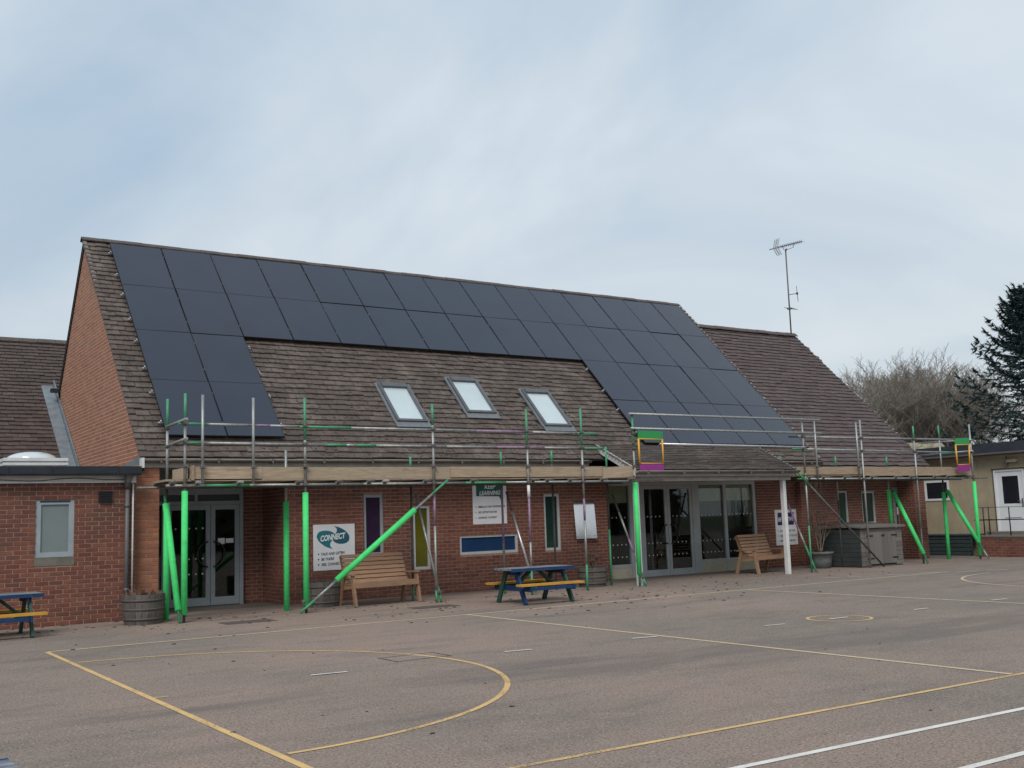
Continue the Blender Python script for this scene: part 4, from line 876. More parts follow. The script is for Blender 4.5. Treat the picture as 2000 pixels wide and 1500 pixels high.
# braces
def brace(sc, p, q, bands, sleeve=None, r=TR):
    o = seg_tube(sc, 'brace', p, q, bands, r)
    if sleeve: a, b = V(p).lerp(V(q), sleeve[0]), V(p).lerp(V(q), sleeve[1]); MB().tube(a, b, .055, 14).build('foam_sleeve', m_foam, o)
b0, b1 = onY(587, 1197, OY_ - .06), onY(875, 937, OY_ - .06); b0.z = .02
brace(sc1, b0, b1, [(.09, S_), (.22, G_), (.88, G_), (1, S_)], (.225, .755))
brace(sc1, (5.20, OY_ - .1, .02), (5.20, IY_ - .02, 2.12), [(1, S_)], (.09, .93))
brace(sc1, (10.16, OY_ - .04, .02), (10.12, IY_ - .02, 2.1), [(.12, S_), (1, G_)])
brace(sc1, (12.36, OY_ - .02, .05), (12.28, IY_ - .02, 2.1), [(.2, S_), (.8, m_alu), (1, D_)])
brace(sc1, (15.20, OY_ - .08, .02), (15.10, IY_ - .04, 2.0), [(.1, S_), (.35, G_), (.5, P_), (.8, G_), (1, D_)])
for X in outs:
    Xc = {7.45: 7.45, 10.03: 10.08, 12.26: 12.28, 13.65: 13.68}.get(X, X)
    for z in (R1, R2, LZ, 2.59): coupler(sc1, Xc, OY_, z)
    coupler(sc1, {5.30: 5.24}.get(X, X), IY_, LZ)
for X in (10.12, 12.3, 15.14, 7.4): coupler(sc1, X, OY_, .2)
coupler(sc1, 5.24, IY_, R1); coupler(sc1, 5.24, IY_, R2)
# long rails bridging the porch
for (a, b, m) in [((1228, 808), (1601, 820.5), G_), ((1231, 836.5), (1603, 846.5), G_), ((1288, 867), (1572, 873.5), m_alu)]:
    p, q = onY(*a, OY_ - .05), onY(*b, OY_ - .05); seg_tube(sc1, 'bridging_rail', p, q, [(1, m)], .026)
coupler(sc1, 15.1, OY_, 3.74); coupler(sc1, 15.1, OY_, 3.42); coupler(sc1, 15.1, OY_, 3.1)
# ladder gates
def gate(sc, corners, Y, mesh=True):
    tl, tr, bl, br = [onY(*c, Y) for c in corners]
    g_ = bpy.data.objects.new('ladder_gate', None); col.objects.link(g_); g_.parent = sc; g_.location = (bl + br) / 2 - sc.location
    L_ = lambda u, v: (tl.lerp(tr, u)).lerp(bl.lerp(br, u), v)
    dn = V((0, .02, 0))
    MB().prism([L_(.0, 0), L_(1, 0), L_(1, .22), L_(0, .22)], dn).build('top_panel', mat('gate_green', (.02, .27, .07), rough=.5), g_)
    MB().prism([L_(.02, .78), L_(1.0, .78), L_(1.0, 1), L_(.02, 1)], dn).build('bottom_panel', mat('gate_magenta', (.27, .03, .22), rough=.5), g_)
    fr = MB()
    for u in (0.0, .97): fr.tube(L_(u, .2), L_(u + .01, .8), .022, 8)
    for v in (.2, .8): fr.tube(L_(0, v), L_(1, v), .012, 6)
    fr.build('side_frame', mat('gate_yellow', (.70, .36, .03), rough=.5), g_)
    if mesh:
        wm = MB()
        for k in range(1, 16): wm.tube(L_(k / 16, .36), L_(k / 16, .8), .006, 4, caps=False)
        for k in range(6): wm.tube(L_(.0, .36 + k * .075), L_(1, .36 + k * .075), .005, 4, caps=False)
        wm.build('wire_mesh', m_pipe, g_)
gate(sc1, [(1246, 841), (1294, 843), (1250, 921), (1297, 921)], OY_ - .12)
# right scaffold
sc2 = thing('scaffold', 'smaller scaffold with grey tubes at the right wing and beige building', 'scaffold', (24, 18.4, 0))
standard(sc2, 20.55, OY_, 0, 3.78, [(.3, S_), (.62, G_), (.64, S_), (1, G_)])
standard(sc2, 22.75, OY_, 0, 3.79, [(1, G_)]); standard(sc2, 24.93, OY_, 0, 3.68, [(.25, D_), (.9, G_), (1, S_)])
standard(sc2, 27.48, OY_, 0, 3.78, [(.5, D_), (1, G_)], (.10, 2.16))
for X, zt, sl in [(20.62, 2.9, None), (22.72, 2.9, None), (24.83, 2.9, (1.0, 2.0)), (27.28, 3.82, (.0, 1.9))]: standard(sc2, X, IY_, 0, zt, [(.6, D_), (.9, G_), (1, S_)], sl)
for px_, zt in ((1590, 3.72), (1671, 3.72)):
    X = onY(px_, 825, OY_ - .055).x; seg_tube(sc2, 'guard_post', (X, OY_ - .055, 2.25), (X, OY_ - .055, zt), [(1, G_)]); coupler(sc2, X, OY_ - .055, 2.58)
seg_tube(sc2, 'guard_rail', (20.1, yr, 3.32), (26.75, yr, 3.34), [(.05, D_), (1, G_)]); seg_tube(sc2, 'guard_rail', (20.2, yr, 3.02), (26.75, yr, 2.98), [(.08, S_), (.9, G_), (1, S_)])
seg_tube(sc2, 'end_rail', (27.42, OY_ - .1, 3.33), (27.3, IY_ + .6, 3.36), [(1, G_)]); seg_tube(sc2, 'end_rail', (27.42, OY_ - .1, 3.02), (27.3, IY_ + .7, 3.0), [(1, G_)])
seg_tube(sc2, 'ledger', (20.3, OY_ + .05, LZ + .02), (28.2, OY_ + .05, LZ), [(.04, S_), (1, G_)]); seg_tube(sc2, 'ledger', (20.3, IY_ - .05, LZ), (28.1, IY_ - .05, LZ), [(1, D_)])
for px_ in (1590, 1618, 1660, 1713, 1760, 1790, 1836, 1862, 1900): X = onY(px_, 935, 17.85).x; seg_tube(sc2, 'transom', (X, OY_ - .15 - rnd.uniform(0, .08), LZ + .06), (X, IY_ + .15, LZ + .06), [(1, D_)]); coupler(sc2, X, OY_ + .05, LZ + .03, math.pi / 2)
boards(sc2, 20.35, 27.6, [24.0], LZ + .0845)
ta = [onY(x, 920, OY_).x for x in (1558, 1690, 1862)]; 
for k, (a, b) in enumerate(zip(ta, ta[1:])): toe(sc2, a + .003, b - .003, OY_ + .03 + .004 * k, 2.36, 2.575)
toe(sc2, ta[2] + .003, 27.45, OY_ + .034, 2.36, 2.56)
b0, b1 = onY(1727, 1110, OY_ - .06), onY(1555, 919, OY_ - .06); b0.z = .02; brace(sc2, b0, b1, [(.85, D_), (1, S_)])
brace(sc2, (20.62, OY_ - .08, .02), (20.55, IY_ - .03, 2.1), [(.3, S_), (.5, G_), (.8, P_), (1, D_)])
brace(sc2, (24.9, OY_ - .16, .02), (24.93, IY_ - .04, 2.0), [(1, S_)], (.12, .95)); brace(sc2, (27.4, OY_ - .3, .02), (27.33, IY_ - .05, 2.0), [(.12, G_), (1, S_)], (.22, .97))
for X in (20.55, 22.75, 24.93, 27.48):
    for z in (3.33, 2.99, LZ): coupler(sc2, X, OY_, z)
gate(sc2, [(1865, 856), (1893, 855), (1871, 921), (1895, 920)], OY_ - .12, False)

# ------------------------------------------------------------------ SIGNS
def text_faces(body, size, shear=0, bold=0.0, xs=1.0):
    cu = bpy.data.curves.new('t', 'FONT'); cu.body = body; cu.size = size; cu.shear = shear; cu.offset = bold; cu.resolution_u = 3
    ob = bpy.data.objects.new('t', cu); col.objects.link(ob); dg = bpy.context.evaluated_depsgraph_get(); me = bpy.data.meshes.new_from_object(ob.evaluated_get(dg))
    vs = [(p.co.x * xs, p.co.y) for p in me.vertices]; fs = [tuple(p.vertices) for p in me.polygons]
    bpy.data.objects.remove(ob); bpy.data.curves.remove(cu); bpy.data.meshes.remove(me); return vs, fs
def put_text(mb, body, x, z, y, size, shear=0, bold=0.0, width=None, rot=0.0, center=False):
    vs, fs = text_faces(body, size, shear, bold)
    w_ = max(v[0] for v in vs) - min(v[0] for v in vs); k = (width / w_) if width else 1; mx_ = min(v[0] for v in vs)
    c, s = math.cos(rot), math.sin(rot); P = []
    for a, b_ in vs:
        a = (a - mx_) * k - (w_ * k / 2 if center else 0); P.append((x + a * c - b_ * s, y, z + a * s + b_ * c))
    mb.add(P, fs)
def sign(name, label, X0, X1, Z0, Z1, Y, m=None):
    t_ = thing(name, label, 'sign', ((X0 + X1) / 2, Y, Z0)); MB().box(X0, X1, Y - .018, Y - .006, Z0, Z1).build('sign_panel', m or m_signw, t_)
    sp = MB()
    for x in (X0 + .08, X1 - .08):
        for z in (Z0 + .06, Z1 - .06): sp.tube((x, Y - .0065, z), (x, Y + .012, z), .012, 6)
    sp.build('fixing', m_pipe, t_); return t_
def blob(cx, cz, rx, rz, y, tail, mb, n=28):
    """ellipse with a curved pointed tail (list of three points base-left, tip, base-right as angles/offset)"""
    a0, a1, tip = tail; pts = []
    for i in range(n + 1):
        a = math.radians(a1 + (a0 + 360 - a1) * i / n); pts.append((cx + rx * math.cos(a), y, cz + rz * math.sin(a)))
    pts.append((tip[0], y, tip[1])); mb.add(pts, [tuple(range(len(pts)))])
YS = WY
s1 = sign('wall_sign', 'white sign with teal speech bubbles reading CONNECT', 8.555, 9.465, .625, 1.545, YS)
def trace(pts, y): return [(8.555 + (a - 155) / 617 * .91, y, 1.545 - (b_ + 20 * (a - 155) / 617 - 110) / 672 * .92) for a, b_ in pts]
lobe1 = [(203, 290), (212, 245), (240, 215), (285, 198), (340, 194), (395, 200), (440, 217), (470, 245), (470, 300), (440, 335), (412, 362), (400, 395), (408, 430), (440, 462), (395, 452), (350, 437), (305, 412), (262, 380), (225, 340)]
lobe2 = [(458, 128), (520, 140), (575, 162), (625, 192), (665, 230), (688, 270), (692, 305), (680, 345), (645, 374), (595, 389), (540, 390), (490, 376), (452, 350), (440, 320), (446, 285), (468, 248), (492, 225), (505, 195), (498, 160)]
mb = MB(); mb.add(trace(lobe1[::-1], YS - .0200), [tuple(range(len(lobe1)))]); mb.build('speech_bubble', m_teal, s1)
mb = MB(); mb.add(trace(lobe2[::-1], YS - .0215), [tuple(range(len(lobe2)))]); mb.build('speech_bubble', m_teal2, s1)
mb = MB(); put_text(mb, 'CONNECT', 8.99, 1.235, YS - .024, .155, .3, .006, .56, .10, True); mb.build('lettering', m_upvc, s1)
mb = MB()
for i, (tx_, wd_) in enumerate((('TALK AND LISTEN', .52), ('BE THERE', .29), ('FEEL CONNECTED', .52))):
    mb = MB(); z = .925 - i * .105; put_text(mb, tx_, 8.72, z, YS - .020, .075, .3, .002, wd_, .03); mb.build('lettering', m_ink, s1); mb = MB(); mb.add([(8.665 + .017 * math.cos(6.283 * k / 8), YS - .020, z + .028 + .017 * math.sin(6.283 * k / 8)) for k in range(8)], [tuple(range(8))]); mb.build('bullet', m_ink, s1)
s2 = sign('wall_sign', 'white sign with dark green box reading KEEP LEARNING', 12.33, 13.22, 1.44, 2.38, YS)
mb = MB(); mb.add([(12.42, YS - .020, 2.06), (13.02, YS - .020, 2.05), (13.08, YS - .02, 1.95), (13.12, YS - .02, 2.05), (13.13, YS - .020, 2.40), (12.42, YS - .020, 2.40)], [(0, 1, 2, 3, 4, 5)]); mb.build('green_box', m_dgreen, s2)
mb = MB(); put_text(mb, 'KEEP', 12.79, 2.225, YS - .023, .13, .25, .004, .3, .02, True); put_text(mb, 'LEARNING', 12.78, 2.085, YS - .023, .13, .25, .004, .56, .02, True); mb.build('lettering', m_signw, s2)
mb = MB()
for i, (tx_, wd_) in enumerate((('EMBRACE NEW EXPERIENCES', .72), ('SEE OPPORTUNITIES', .50), ('SURPRISE YOURSELF', .50))):
    mb = MB(); z = 1.80 - i * .12; put_text(mb, tx_, 12.46, z, YS - .020, .06, .3, .0015, wd_, .015); mb.build('lettering', m_ink, s2); mb = MB(); mb.add([(12.40 + .013 * math.cos(6.283 * k / 8), YS - .020, z + .022 + .013 * math.sin(6.283 * k / 8)) for k in range(8)], [tuple(range(8))]); mb.build('bullet', m_ink, s2)
s3 = thing('mirror_board', 'blank silvery mirror board on the wall beside the green narrow window', 'mirror', (15.4, YS, 1.02)); MB().prism([(15.10, YS - .092, 1.02), (15.71, YS - .092, 1.02), (15.71, YS - .012, 1.915), (15.10, YS - .012, 1.915)], (0, .010, 0)).build('mirror_sheet', m_mirror, s3)
mb = MB()
for x in (15.16, 15.65):
    for z in (1.08, 1.86): mb.tube((x, YS - .0935 + (z - 1.02) * .0894, z), (x, YS + .012, z), .012, 6)
mb.build('fixing', m_pipe, s3)
c4 = [onY(1512, 996, GY), onY(1558, 1063, GY)]
s4 = sign('wall_sign', 'white sign with purple box reading BE ACTIVE behind the porch post', c4[0].x, c4[1].x, c4[1].z, c4[0].z, GY)
X0, X1, Z0, Z1 = c4[0].x, c4[1].x, c4[1].z, c4[0].z
mb = MB(); mb.add([(X0 + .08, GY - .020, Z1 - .42), (X1 - .12, GY - .020, Z1 - .42), (X1 - .10, GY - .02, Z1 - .08), (X0 + .10, GY - .02, Z1 - .08)], [(0, 1, 2, 3)]); mb.build('purple_box', m_purp, s4)
mb = MB(); put_text(mb, 'BE ACTIVE', (X0 + X1) / 2 - .01, Z1 - .31, GY - .023, .15, .25, .004, .62, .03, True); mb.build('lettering', m_signw, s4)
mb = MB()
for i, (tx_, wd_) in enumerate((('DO WHAT YOU CAN', .6), ('ENJOY WHAT YOU DO', .66), ('MOVE YOUR MOOD', .58))):
    mb = MB(); z = Z1 - .60 - i * .135; put_text(mb, tx_, X0 + .16, z, GY - .020, .075, .3, .002, wd_); mb.build('lettering', m_ink, s4); mb = MB(); mb.add([(X0 + .10 + .016 * math.cos(6.283 * k / 8), GY - .020, z + .025 + .016 * math.sin(6.283 * k / 8)) for k in range(8)], [tuple(range(8))]); mb.build('bullet', m_ink, s4)

# ------------------------------------------------------------------ BENCHES
def bench(label, W, loc, rz, zs=1.0):
    t_ = thing('wooden_bench', label, 'bench', loc); t_.rotation_euler = (0, 0, rz)
    L0 = t_.location.copy(); t_.location = (0, 0, 0); h = W / 2
    def part(name, fn, m=m_bench):
        mb = MB(); fn(mb); mb.build(name, m, t_)
    # local: x along, front = -y
    for s in (-1, 1):
        x = s * (h - .03)
        part('front_leg', lambda mb: mb.beam((x, -.34, .0), (x, -.22, .60), .045, .08, up=(0, 1, 0)))
        part('back_leg', lambda mb: mb.beam((x, .34, .0), (x, .16, .60), .045, .08, up=(0, 1, 0)))
        part('arm_rest', lambda mb: mb.beam((x - s * .005, -.30, .615), (x - s * .005, .30, .60), .10, .03))
        part('seat_rail', lambda mb: mb.beam((x - s * .05, -.30, .40), (x - s * .05, .24, .35), .04, .08))
        part('back_post', lambda mb: mb.beam((x - s * .055, .12, .36), (x - s * .055, .36, .98), .045, .06, up=(0, 1, 0)))
    for k in range(4): part('seat_slat', lambda mb: mb.beam((-h + .05, -.27 + k * .118, .453 - k * .011), (h - .05, -.27 + k * .118, .453 - k * .011), .105, .024))
    part('front_board', lambda mb: mb.box(-h + .03, h - .03, -.335, -.31, .36, .455))
    d = V((0, .24, .62)).normalized(); nrm = V((0, -d.z, d.y))
    for k in range(7):
        c = V((0, .10, .40)) + d * (.07 + k * .088); part('back_slat', lambda mb: mb.obox(c + nrm * .03, (h - .05, 0, 0), d * .034, nrm * .012))
    t_.location = L0; t_.scale = (1, .95, zs)
    return t_
bench('wooden bench with sloping slatted back in front of the CONNECT sign', 1.46, (9.28, 18.80, 0), math.radians(4), .95)
bench('wooden bench on the porch between glazed bay and white post', 1.28, (20.0, 19.10, 0), math.radians(9), .95)
# ------------------------------------------------------------------ PICNIC TABLES
def picnic(label, loc, rz, Ln=1.34):
    t_ = thing('picnic_table', label, 'picnic table', (0, 0, 0)); h = Ln / 2
    def part(name, fn, m):
        mb = MB(); fn(mb); mb.build(name, m, t_)
    for k in range(4): part('table_plank', lambda mb: (mb.box(-h, h, -.31 + k * .157, -.31 + k * .157 + .15, .605, .64, 0)), m_bluetop)
    part('table_edge', lambda mb: mb.box(-h - .004, h + .004, -.335, -.3105, .585, .641), m_blue); part('table_edge', lambda mb: mb.box(-h - .004, h + .004, .316, .34, .585, .641), m_blue)
    for s in (-1, 1): part('seat_plank', lambda mb: mb.box(-h, h, s * .54 - .09, s * .54 + .09, .335, .372), m_yel)
    for s in (-1, 1):
        x = s * (h - .22)
        part('cross_bar', lambda mb: mb.box(x - .02, x + .02, -.64, .64, .235, .334), m_blue); part('top_bar', lambda mb: mb.box(x - .02, x + .02, -.30, .30, .515, .604), m_blue)
        for q in (-1, 1): part('leg', lambda mb: mb.beam((x + s * .041, q * .48, 0), (x + s * .041, q * .16, .60), .04, .10, up=(0, 1, 0)), m_blue if q < 0 and s < 0 else m_dgp)
        part('diagonal_strut', lambda mb: mb.beam((x - s * .02, 0, .28), (x - s * .36, 0, .57), .045, .08, up=(0, 1, 0)), m_dgp)
    part('side_rail', lambda mb: mb.box(-h + .25, h - .25, -.635, -.61, .255, .32), m_blue); part('side_rail', lambda mb: mb.box(-h + .25, h - .25, .61, .635, .255, .32), m_blue)
    t_.location = loc; t_.rotation_euler = (0, 0, rz); return t_
picnic('blue picnic table with yellow seats below the blue window', (11.25, 16.4, 0), math.radians(-2), 1.36)
picnic('blue picnic table with yellow seats against the frosted window wall', (2.40, 18.0, 0), math.radians(1), 1.36)
p = onZ(40, 1487, .64)
picnic('picnic table with only a blue corner showing near the goal line', (p.x - .69, p.y - .28, 0), math.radians(4), 1.36)
# ------------------------------------------------------------------ HALF BARREL PLANTERS
def barrel(name, label, loc, R=.40, H=.47, m=m_barrel, plant=None, n=20, k0=.86):
    t_ = thing(name, label, 'planter', loc, 'half barrel planters along the hall'); L0 = V(loc); t_.location = (0, 0, 0)
    prof = [(R * k0, 0), (R * (k0 + .09), H * .35), (R * .985, H * .7), (R, H)]
    for i in range(n):
        a0, a1 = 6.28319 * i / n + .008, 6.28319 * (i + 1) / n - .008; mb = MB(); vs = []; j = rnd.uniform(-.004, .004); dh = rnd.uniform(-.006, .006)
        for r, z in prof:
            for rr in (r + j, r + j - .028):
                for a in (a0, a1): vs.append((rr * math.cos(a), rr * math.sin(a), z + (dh if z == H else 0)))
        fs = []
        for q in range(3): b = q * 4; fs += [(b, b + 1, b + 5, b + 4), (b + 3, b + 2, b + 6, b + 7), (b + 2, b, b + 4, b + 6), (b + 1, b + 3, b + 7, b + 5)]
        fs += [(12, 13, 15, 14), (0, 2, 3, 1)]; mb.add(vs, fs); mb.build('stave', m, t_)
    for z in (.07, .22, .36):
        zz = z * H / .47; r = [R * (k0 + (1 - k0) * zz / H) + .012, R * (k0 + (1 - k0) * (zz + .04) / H) + .012]
        MB().lathe((0, 0, zz), [(r[0], 0), (r[0] + .004, 0), (r[1] + .004, .035), (r[1], .035)], 28).build('hoop', m_hoop, t_)
    MB().lathe((0, 0, H - .07), [(R - .02, 0), (R * .5, .03), (0.001, .04)], 20).build('soil', m_soil, t_)
    if plant: plant(t_, H)
    t_.location = L0; return t_
def weeds(t_, H, n=26, r=.3, hh=.12, mm=None):
    mb = MB()
    for k in range(n):
        a, d = rnd.random() * 6.28, rnd.random() * r; x, y = d * math.cos(a), d * math.sin(a); h = rnd.uniform(.4, 1) * hh; dx_, dy_ = rnd.uniform(-.06, .06), rnd.uniform(-.06, .06); w_ = rnd.uniform(.008, .02)
        mb.add([(x - w_, y, H - .05), (x + w_, y, H - .05), (x + dx_ + w_ * 1.4, y + dy_, H - .05 + h * .6), (x + dx_ * 1.8, y + dy_ * 1.8, H - .05 + h)], [(0, 1, 2, 3)])
    mb.build('dead_plants', mm or m_leaf, t_)
m_dead = mat('dead_stems', (.16, .07, .045), (.10, .06, .03), .9, 20)
barrel('half_barrel_planter', 'weathered half barrel planter below the grey downpipe', (4.77, 18.5, 0), .35, .49, plant=lambda t, H: weeds(t, H, 40, .3, .16, m_dead))
barrel('half_barrel_planter', 'weathered half barrel planter below the CONNECT sign', (8.28, 19.25, 0), .38, .47)
def shrub(t_, H):
    mb = MB(); lf = MB()
    for k in range(9):
        a = rnd.random() * 6.28; p = V((0, 0, H - .06)); d = V((.35 * math.cos(a), .35 * math.sin(a), 1)).normalized()
        for s in range(3):
            q = p + d * rnd.uniform(.1, .17); mb.tube(p, q, .006, 5); p = q; d = (d + V((rnd.uniform(-.3, .3), rnd.uniform(-.3, .3), .1))).normalized()
            for m_ in range(5):
                v = V((rnd.uniform(-.06, .06), rnd.uniform(-.06, .06), rnd.uniform(-.04, .06))); s_ = V((rnd.uniform(-.02, .02), rnd.uniform(-.02, .02), .012)); lf.add([p + v * .2, p + v * .6 + s_, p + v, p + v * .6 - s_], [(0, 1, 2, 3)])
    mb.build('stems', m_bark, t_); lf.build('leaves', m_leaf, t_)
barrel('half_barrel_planter', 'weathered half barrel planter holding a small dark shrub below the mirror board', (14.55, 18.95, 0), .33, .42, plant=shrub)
m_pot = mat('grey_pot', (.17, .19, .18), (.12, .135, .13), .85, 8)
pt = thing('potted_tree', 'bare sapling growing in a round grey pot beside the shed', 'potted tree', (22.25, 19.15, 0)); L0 = pt.location.copy(); pt.location = (0, 0, 0)
MB().lathe((0, 0, 0), [(.001, 0), (.24, 0), (.27, .2), (.31, .37), (.33, .37), (.33, .42), (.29, .42), (.27, .36), (.001, .36)], 26).build('pot', m_pot, pt)
tr_ = MB()
def twig(p, d, l, r, n):
    for s in range(3):
        q = p + d * l / 3; tr_.tube(p, q, r, 5, r * .85, caps=False); p = q; r *= .85; d = (d + V((rnd.uniform(-.15, .15), rnd.uniform(-.15, .15), .05))).normalized()
        if n > 0:
            for k in range(2): twig(p, (d + V((rnd.uniform(-.8, .8), rnd.uniform(-.5, .5), rnd.uniform(.1, .5)))).normalized(), l * .55, r * .55, n - 1)
for k, (a, b) in enumerate(((-.15, .05), (.1, -.05), (.38, 0), (-.05, .1))): twig(V((.03 * (k - 1.5), 0, .36)), V((a, b, 1)).normalized(), 1.35 - .2 * k, .018, 2)
tr_.build('trunk', m_pale, pt); lf = MB()
for k in range(60):
    a, d = rnd.random() * 6.28, rnd.random() * .34; c = V((d * math.cos(a), d * math.sin(a), .38 + rnd.uniform(0, .09))); u = V((rnd.uniform(-.05, .05), rnd.uniform(-.05, .05), rnd.uniform(-.01, .05))); s_ = V((rnd.uniform(-.02, .02), rnd.uniform(-.02, .02), .01)); lf.add([c - u, c + s_, c + u, c - s_], [(0, 1, 2, 3)])
lf.build('ground_ivy', m_leaf, pt); pt.location = L0
# ------------------------------------------------------------------ STORAGE SHED
sh = thing('storage_shed', 'low weathered wooden storage shed with double plank doors and black hinges', 'shed', (23.5, 19, 0))
SX0, SX1, SY0, SY1, SH = 22.72, 24.42, 18.24, 19.55, 1.0
for k in range(8):
    z0, z1 = .03 + k * .119, .03 + k * .119 + .112
    MB().obox((SX0 + .0, (SY0 + SY1) / 2, (z0 + z1) / 2), (.012, 0, .002), (0, (SY1 - SY0) / 2, 0), (0, 0, (z1 - z0) / 2)).build('side_board', m_shed, sh)
    MB().box(SX1 - .02, SX1, SY0, SY1, z0, z1).build('side_board', m_weath, sh)
    MB().box(SX0 + .015, SX0 + .30, SY0 - .012, SY0 + .012, z0, z1).build('front_board', m_weath, sh); MB().box(SX1 - .31, SX1 - .022, SY0 - .012, SY0 + .012, z0, z1).build('front_board', m_weath, sh)
MB().box(SX0 + .015, SX1 - .022, SY1 - .03, SY1, 0, SH).build('back_panel', m_weath, sh); MB().box(SX0 + .02, SX1 - .03, SY0 + .02, SY1 - .03, 0, .04).build('floor_panel', m_weath, sh)
for s in (0, 1):
    xa = SX0 + .305 + s * .547; dw = .54
    dr = thing('door', None, None); dr.parent = sh; dr.location = V((xa + dw / 2, SY0, .1)) - sh.location
    for k in range(5): MB().box(xa + k * dw / 5 + .003, xa + (k + 1) * dw / 5 - .003, SY0 - .03 - rnd.uniform(0, .004), SY0 - .008, .07, .90).build('plank', m_weath, dr)
    for z in (.2, .78):
        xh = xa - .06 if s == 0 else xa + dw + .06; xe = xa + .17 if s == 0 else xa + dw - .17
        MB().box(min(xh, xe), max(xh, xe), SY0 - .04, SY0 - .012, z, z + .035).build('hinge', m_black, dr)
MB().box(SX0 + .82, SX0 + .93, SY0 - .045, SY0 - .032, .78, .82).build('latch', m_black, sh)
MB().box(SX0 + .31, SX1 - .32, SY0 - .012, SY0 + .012, .905, .98).build('door_head', m_weath, sh)
ld_ = MB(); ld_.prism([(SX0 - .05, SY0 - .09, 1.0), (SX0 - .05, SY1 - .02, 1.10), (SX0 - .05, SY1 - .02, 1.15), (SX0 - .05, SY0 - .09, 1.05)], (SX1 - SX0 + .1, 0, 0)); ld_.build('lid', m_weath, sh)

# ------------------------------------------------------------------ TREES AND FAR THINGS
def bare_tree_mesh(seed, H):
    rs = random.Random(seed); tk = MB(); tw = MB()
    def grow(p, d, l, r, lev):
        seg = 4 if lev < 2 else 3 if lev < 4 else 2
        for s in range(seg):
            q = p + d * (l / seg); (tk if lev < 2 else tw).tube(p, q, r, 6 if lev < 2 else 3, r * .84, caps=False); p = q; r *= .84
            d = (d + V((rs.uniform(-.14, .14), rs.uniform(-.14, .14), rs.uniform(-.02, .10)))).normalized()
            if lev < 5 and (s > 1 or lev > 0):
                for k in range(2 if lev < 4 else 1):
                    a = rs.random() * 6.28; sp = rs.uniform(.4, 1.0); e = (d + V((math.cos(a) * sp, math.sin(a) * sp, rs.uniform(-.1, .25)))).normalized()
                    grow(p, e, l * rs.uniform(.42, .6), max(r * .55, .009), lev + 1)
    for k in range(3):
        a = k * 2.1 + rs.random(); grow(V((.3 * math.cos(a), .3 * math.sin(a), 0)), V((math.cos(a) * .2, math.sin(a) * .2, 1)).normalized(), H * rs.uniform(.56, .66), .13, 0)
    return tk.mesh('trunk', m_bark), tw.mesh('crown', m_twig)
tm = [bare_tree_mesh(3, 9.6), bare_tree_mesh(11, 9.2)]
tl = ['bare multi stemmed tree behind the wing roof slope', 'bare multi stemmed tree rising above the wing roof verge', 'bare tree with dense upright twigs beyond the lichen covered roof', 'bare tree with dense twigs between the wing roof and the spruce', 'bare tree with dense twigs partly behind the dark spruce', 'bare tree beyond the dark spruce'] + ['farther bare tree showing between the wing roof and the lichen covered roof', 'farther bare tree showing just beside the spruce', 'farther bare tree right behind the lichen covered roof']
for k, (px_, D, sc_, rz_) in enumerate(((1692, 58, .74, 0), (1740, 62, .92, 2), (1785, 58, .88, 4), (1832, 62, .92, 1), (1880, 58, .86, 3), (1930, 62, .90, 5.2), (1762, 74, 1.12, .7), (1856, 74, 1.12, 3.3), (1808, 70, 1.05, 5))):
    p = atD(px_, 990, D); t_ = thing('bare_tree', tl[k], 'tree', (p.x, p.y, -.02), 'bare trees behind the school'); t_.rotation_euler = (0, 0, rz_); t_.scale = (sc_ * 1.1, sc_ * 1.1, sc_)
    for nm, me in zip(('trunk', 'crown'), tm[k % 2]): o = bpy.data.objects.new(nm, me); col.objects.link(o); o.parent = t_
# scrub under the trees
def conifer(label, loc, H, seed):
    rs = random.Random(seed); t_ = thing('spruce_tree', label, 'tree', loc); L0 = t_.location.copy(); t_.location = (0, 0, 0)
    MB().tube((0, 0, 0), (0, 0, H), .2, 8, .02).build('trunk', m_bark, t_)
    nd = MB(); lim = MB(); z = .8
    def spray(p, d, l):                      # a flat twig of needles
        sd_ = d.cross(V((0, 0, 1))).normalized()
        for k in range(7):
            c = p + d * (l * k / 7)
            for q in range(4):
                v = (d * rs.uniform(.3, 1) + sd_ * rs.uniform(-1, 1) + V((0, 0, rs.uniform(-.5, .35)))).normalized() * rs.uniform(.10, .22); s_ = v.cross(V((rs.uniform(-1, 1), rs.uniform(-1, 1), 1))).normalized() * .026
                nd.add([c - s_, c + v, c + s_], [(0, 1, 2)])
    while z < H - .15:
        f_ = 1 - z / H; n = 6; a0 = rs.random() * 6
        for k in range(n):
            a = a0 + k * 6.283 / n + rs.uniform(-.25, .25); Lb = (H * .45 * f_ ** .8 + .2) * rs.uniform(.55, 1.2); d = V((math.cos(a), math.sin(a), .12 - .35 * f_)).normalized(); p = V((0, 0, z)); st = 8
            for s in range(st):
                q = p + d * Lb / st; lim.tube(p, q, .022 * (1 - s / st) + .005, 4, caps=False); p = q; d = (d + V((0, 0, .075 + .02 * s))).normalized()
                if s > 0:
                    sd_ = d.cross(V((0, 0, 1))).normalized(); w_ = min(Lb * .24, .75) * (1 - s / st * .6)
                    for sg in (-1, 1):
                        spray(p, (d * .8 + sd_ * sg + V((0, 0, rs.uniform(-.5, .05)))).normalized(), w_)
                    if rs.random() < .5: spray(p, (d * .5 + V((0, 0, -.6))).normalized(), w_ * .6)
            spray(p, d, .3)
        z += .40 if f_ > .3 else .30
    spray(V((0, 0, H - .3)), V((.05, 0, 1)).normalized(), .4)
    lim.build('limbs', m_bark, t_); nd.build('crown', m_needle, t_); t_.location = L0
p = atD(2035, 985, 44); conifer('dark blue green spruce behind the beige building', (p.x, p.y, 0), 10.6, 5)
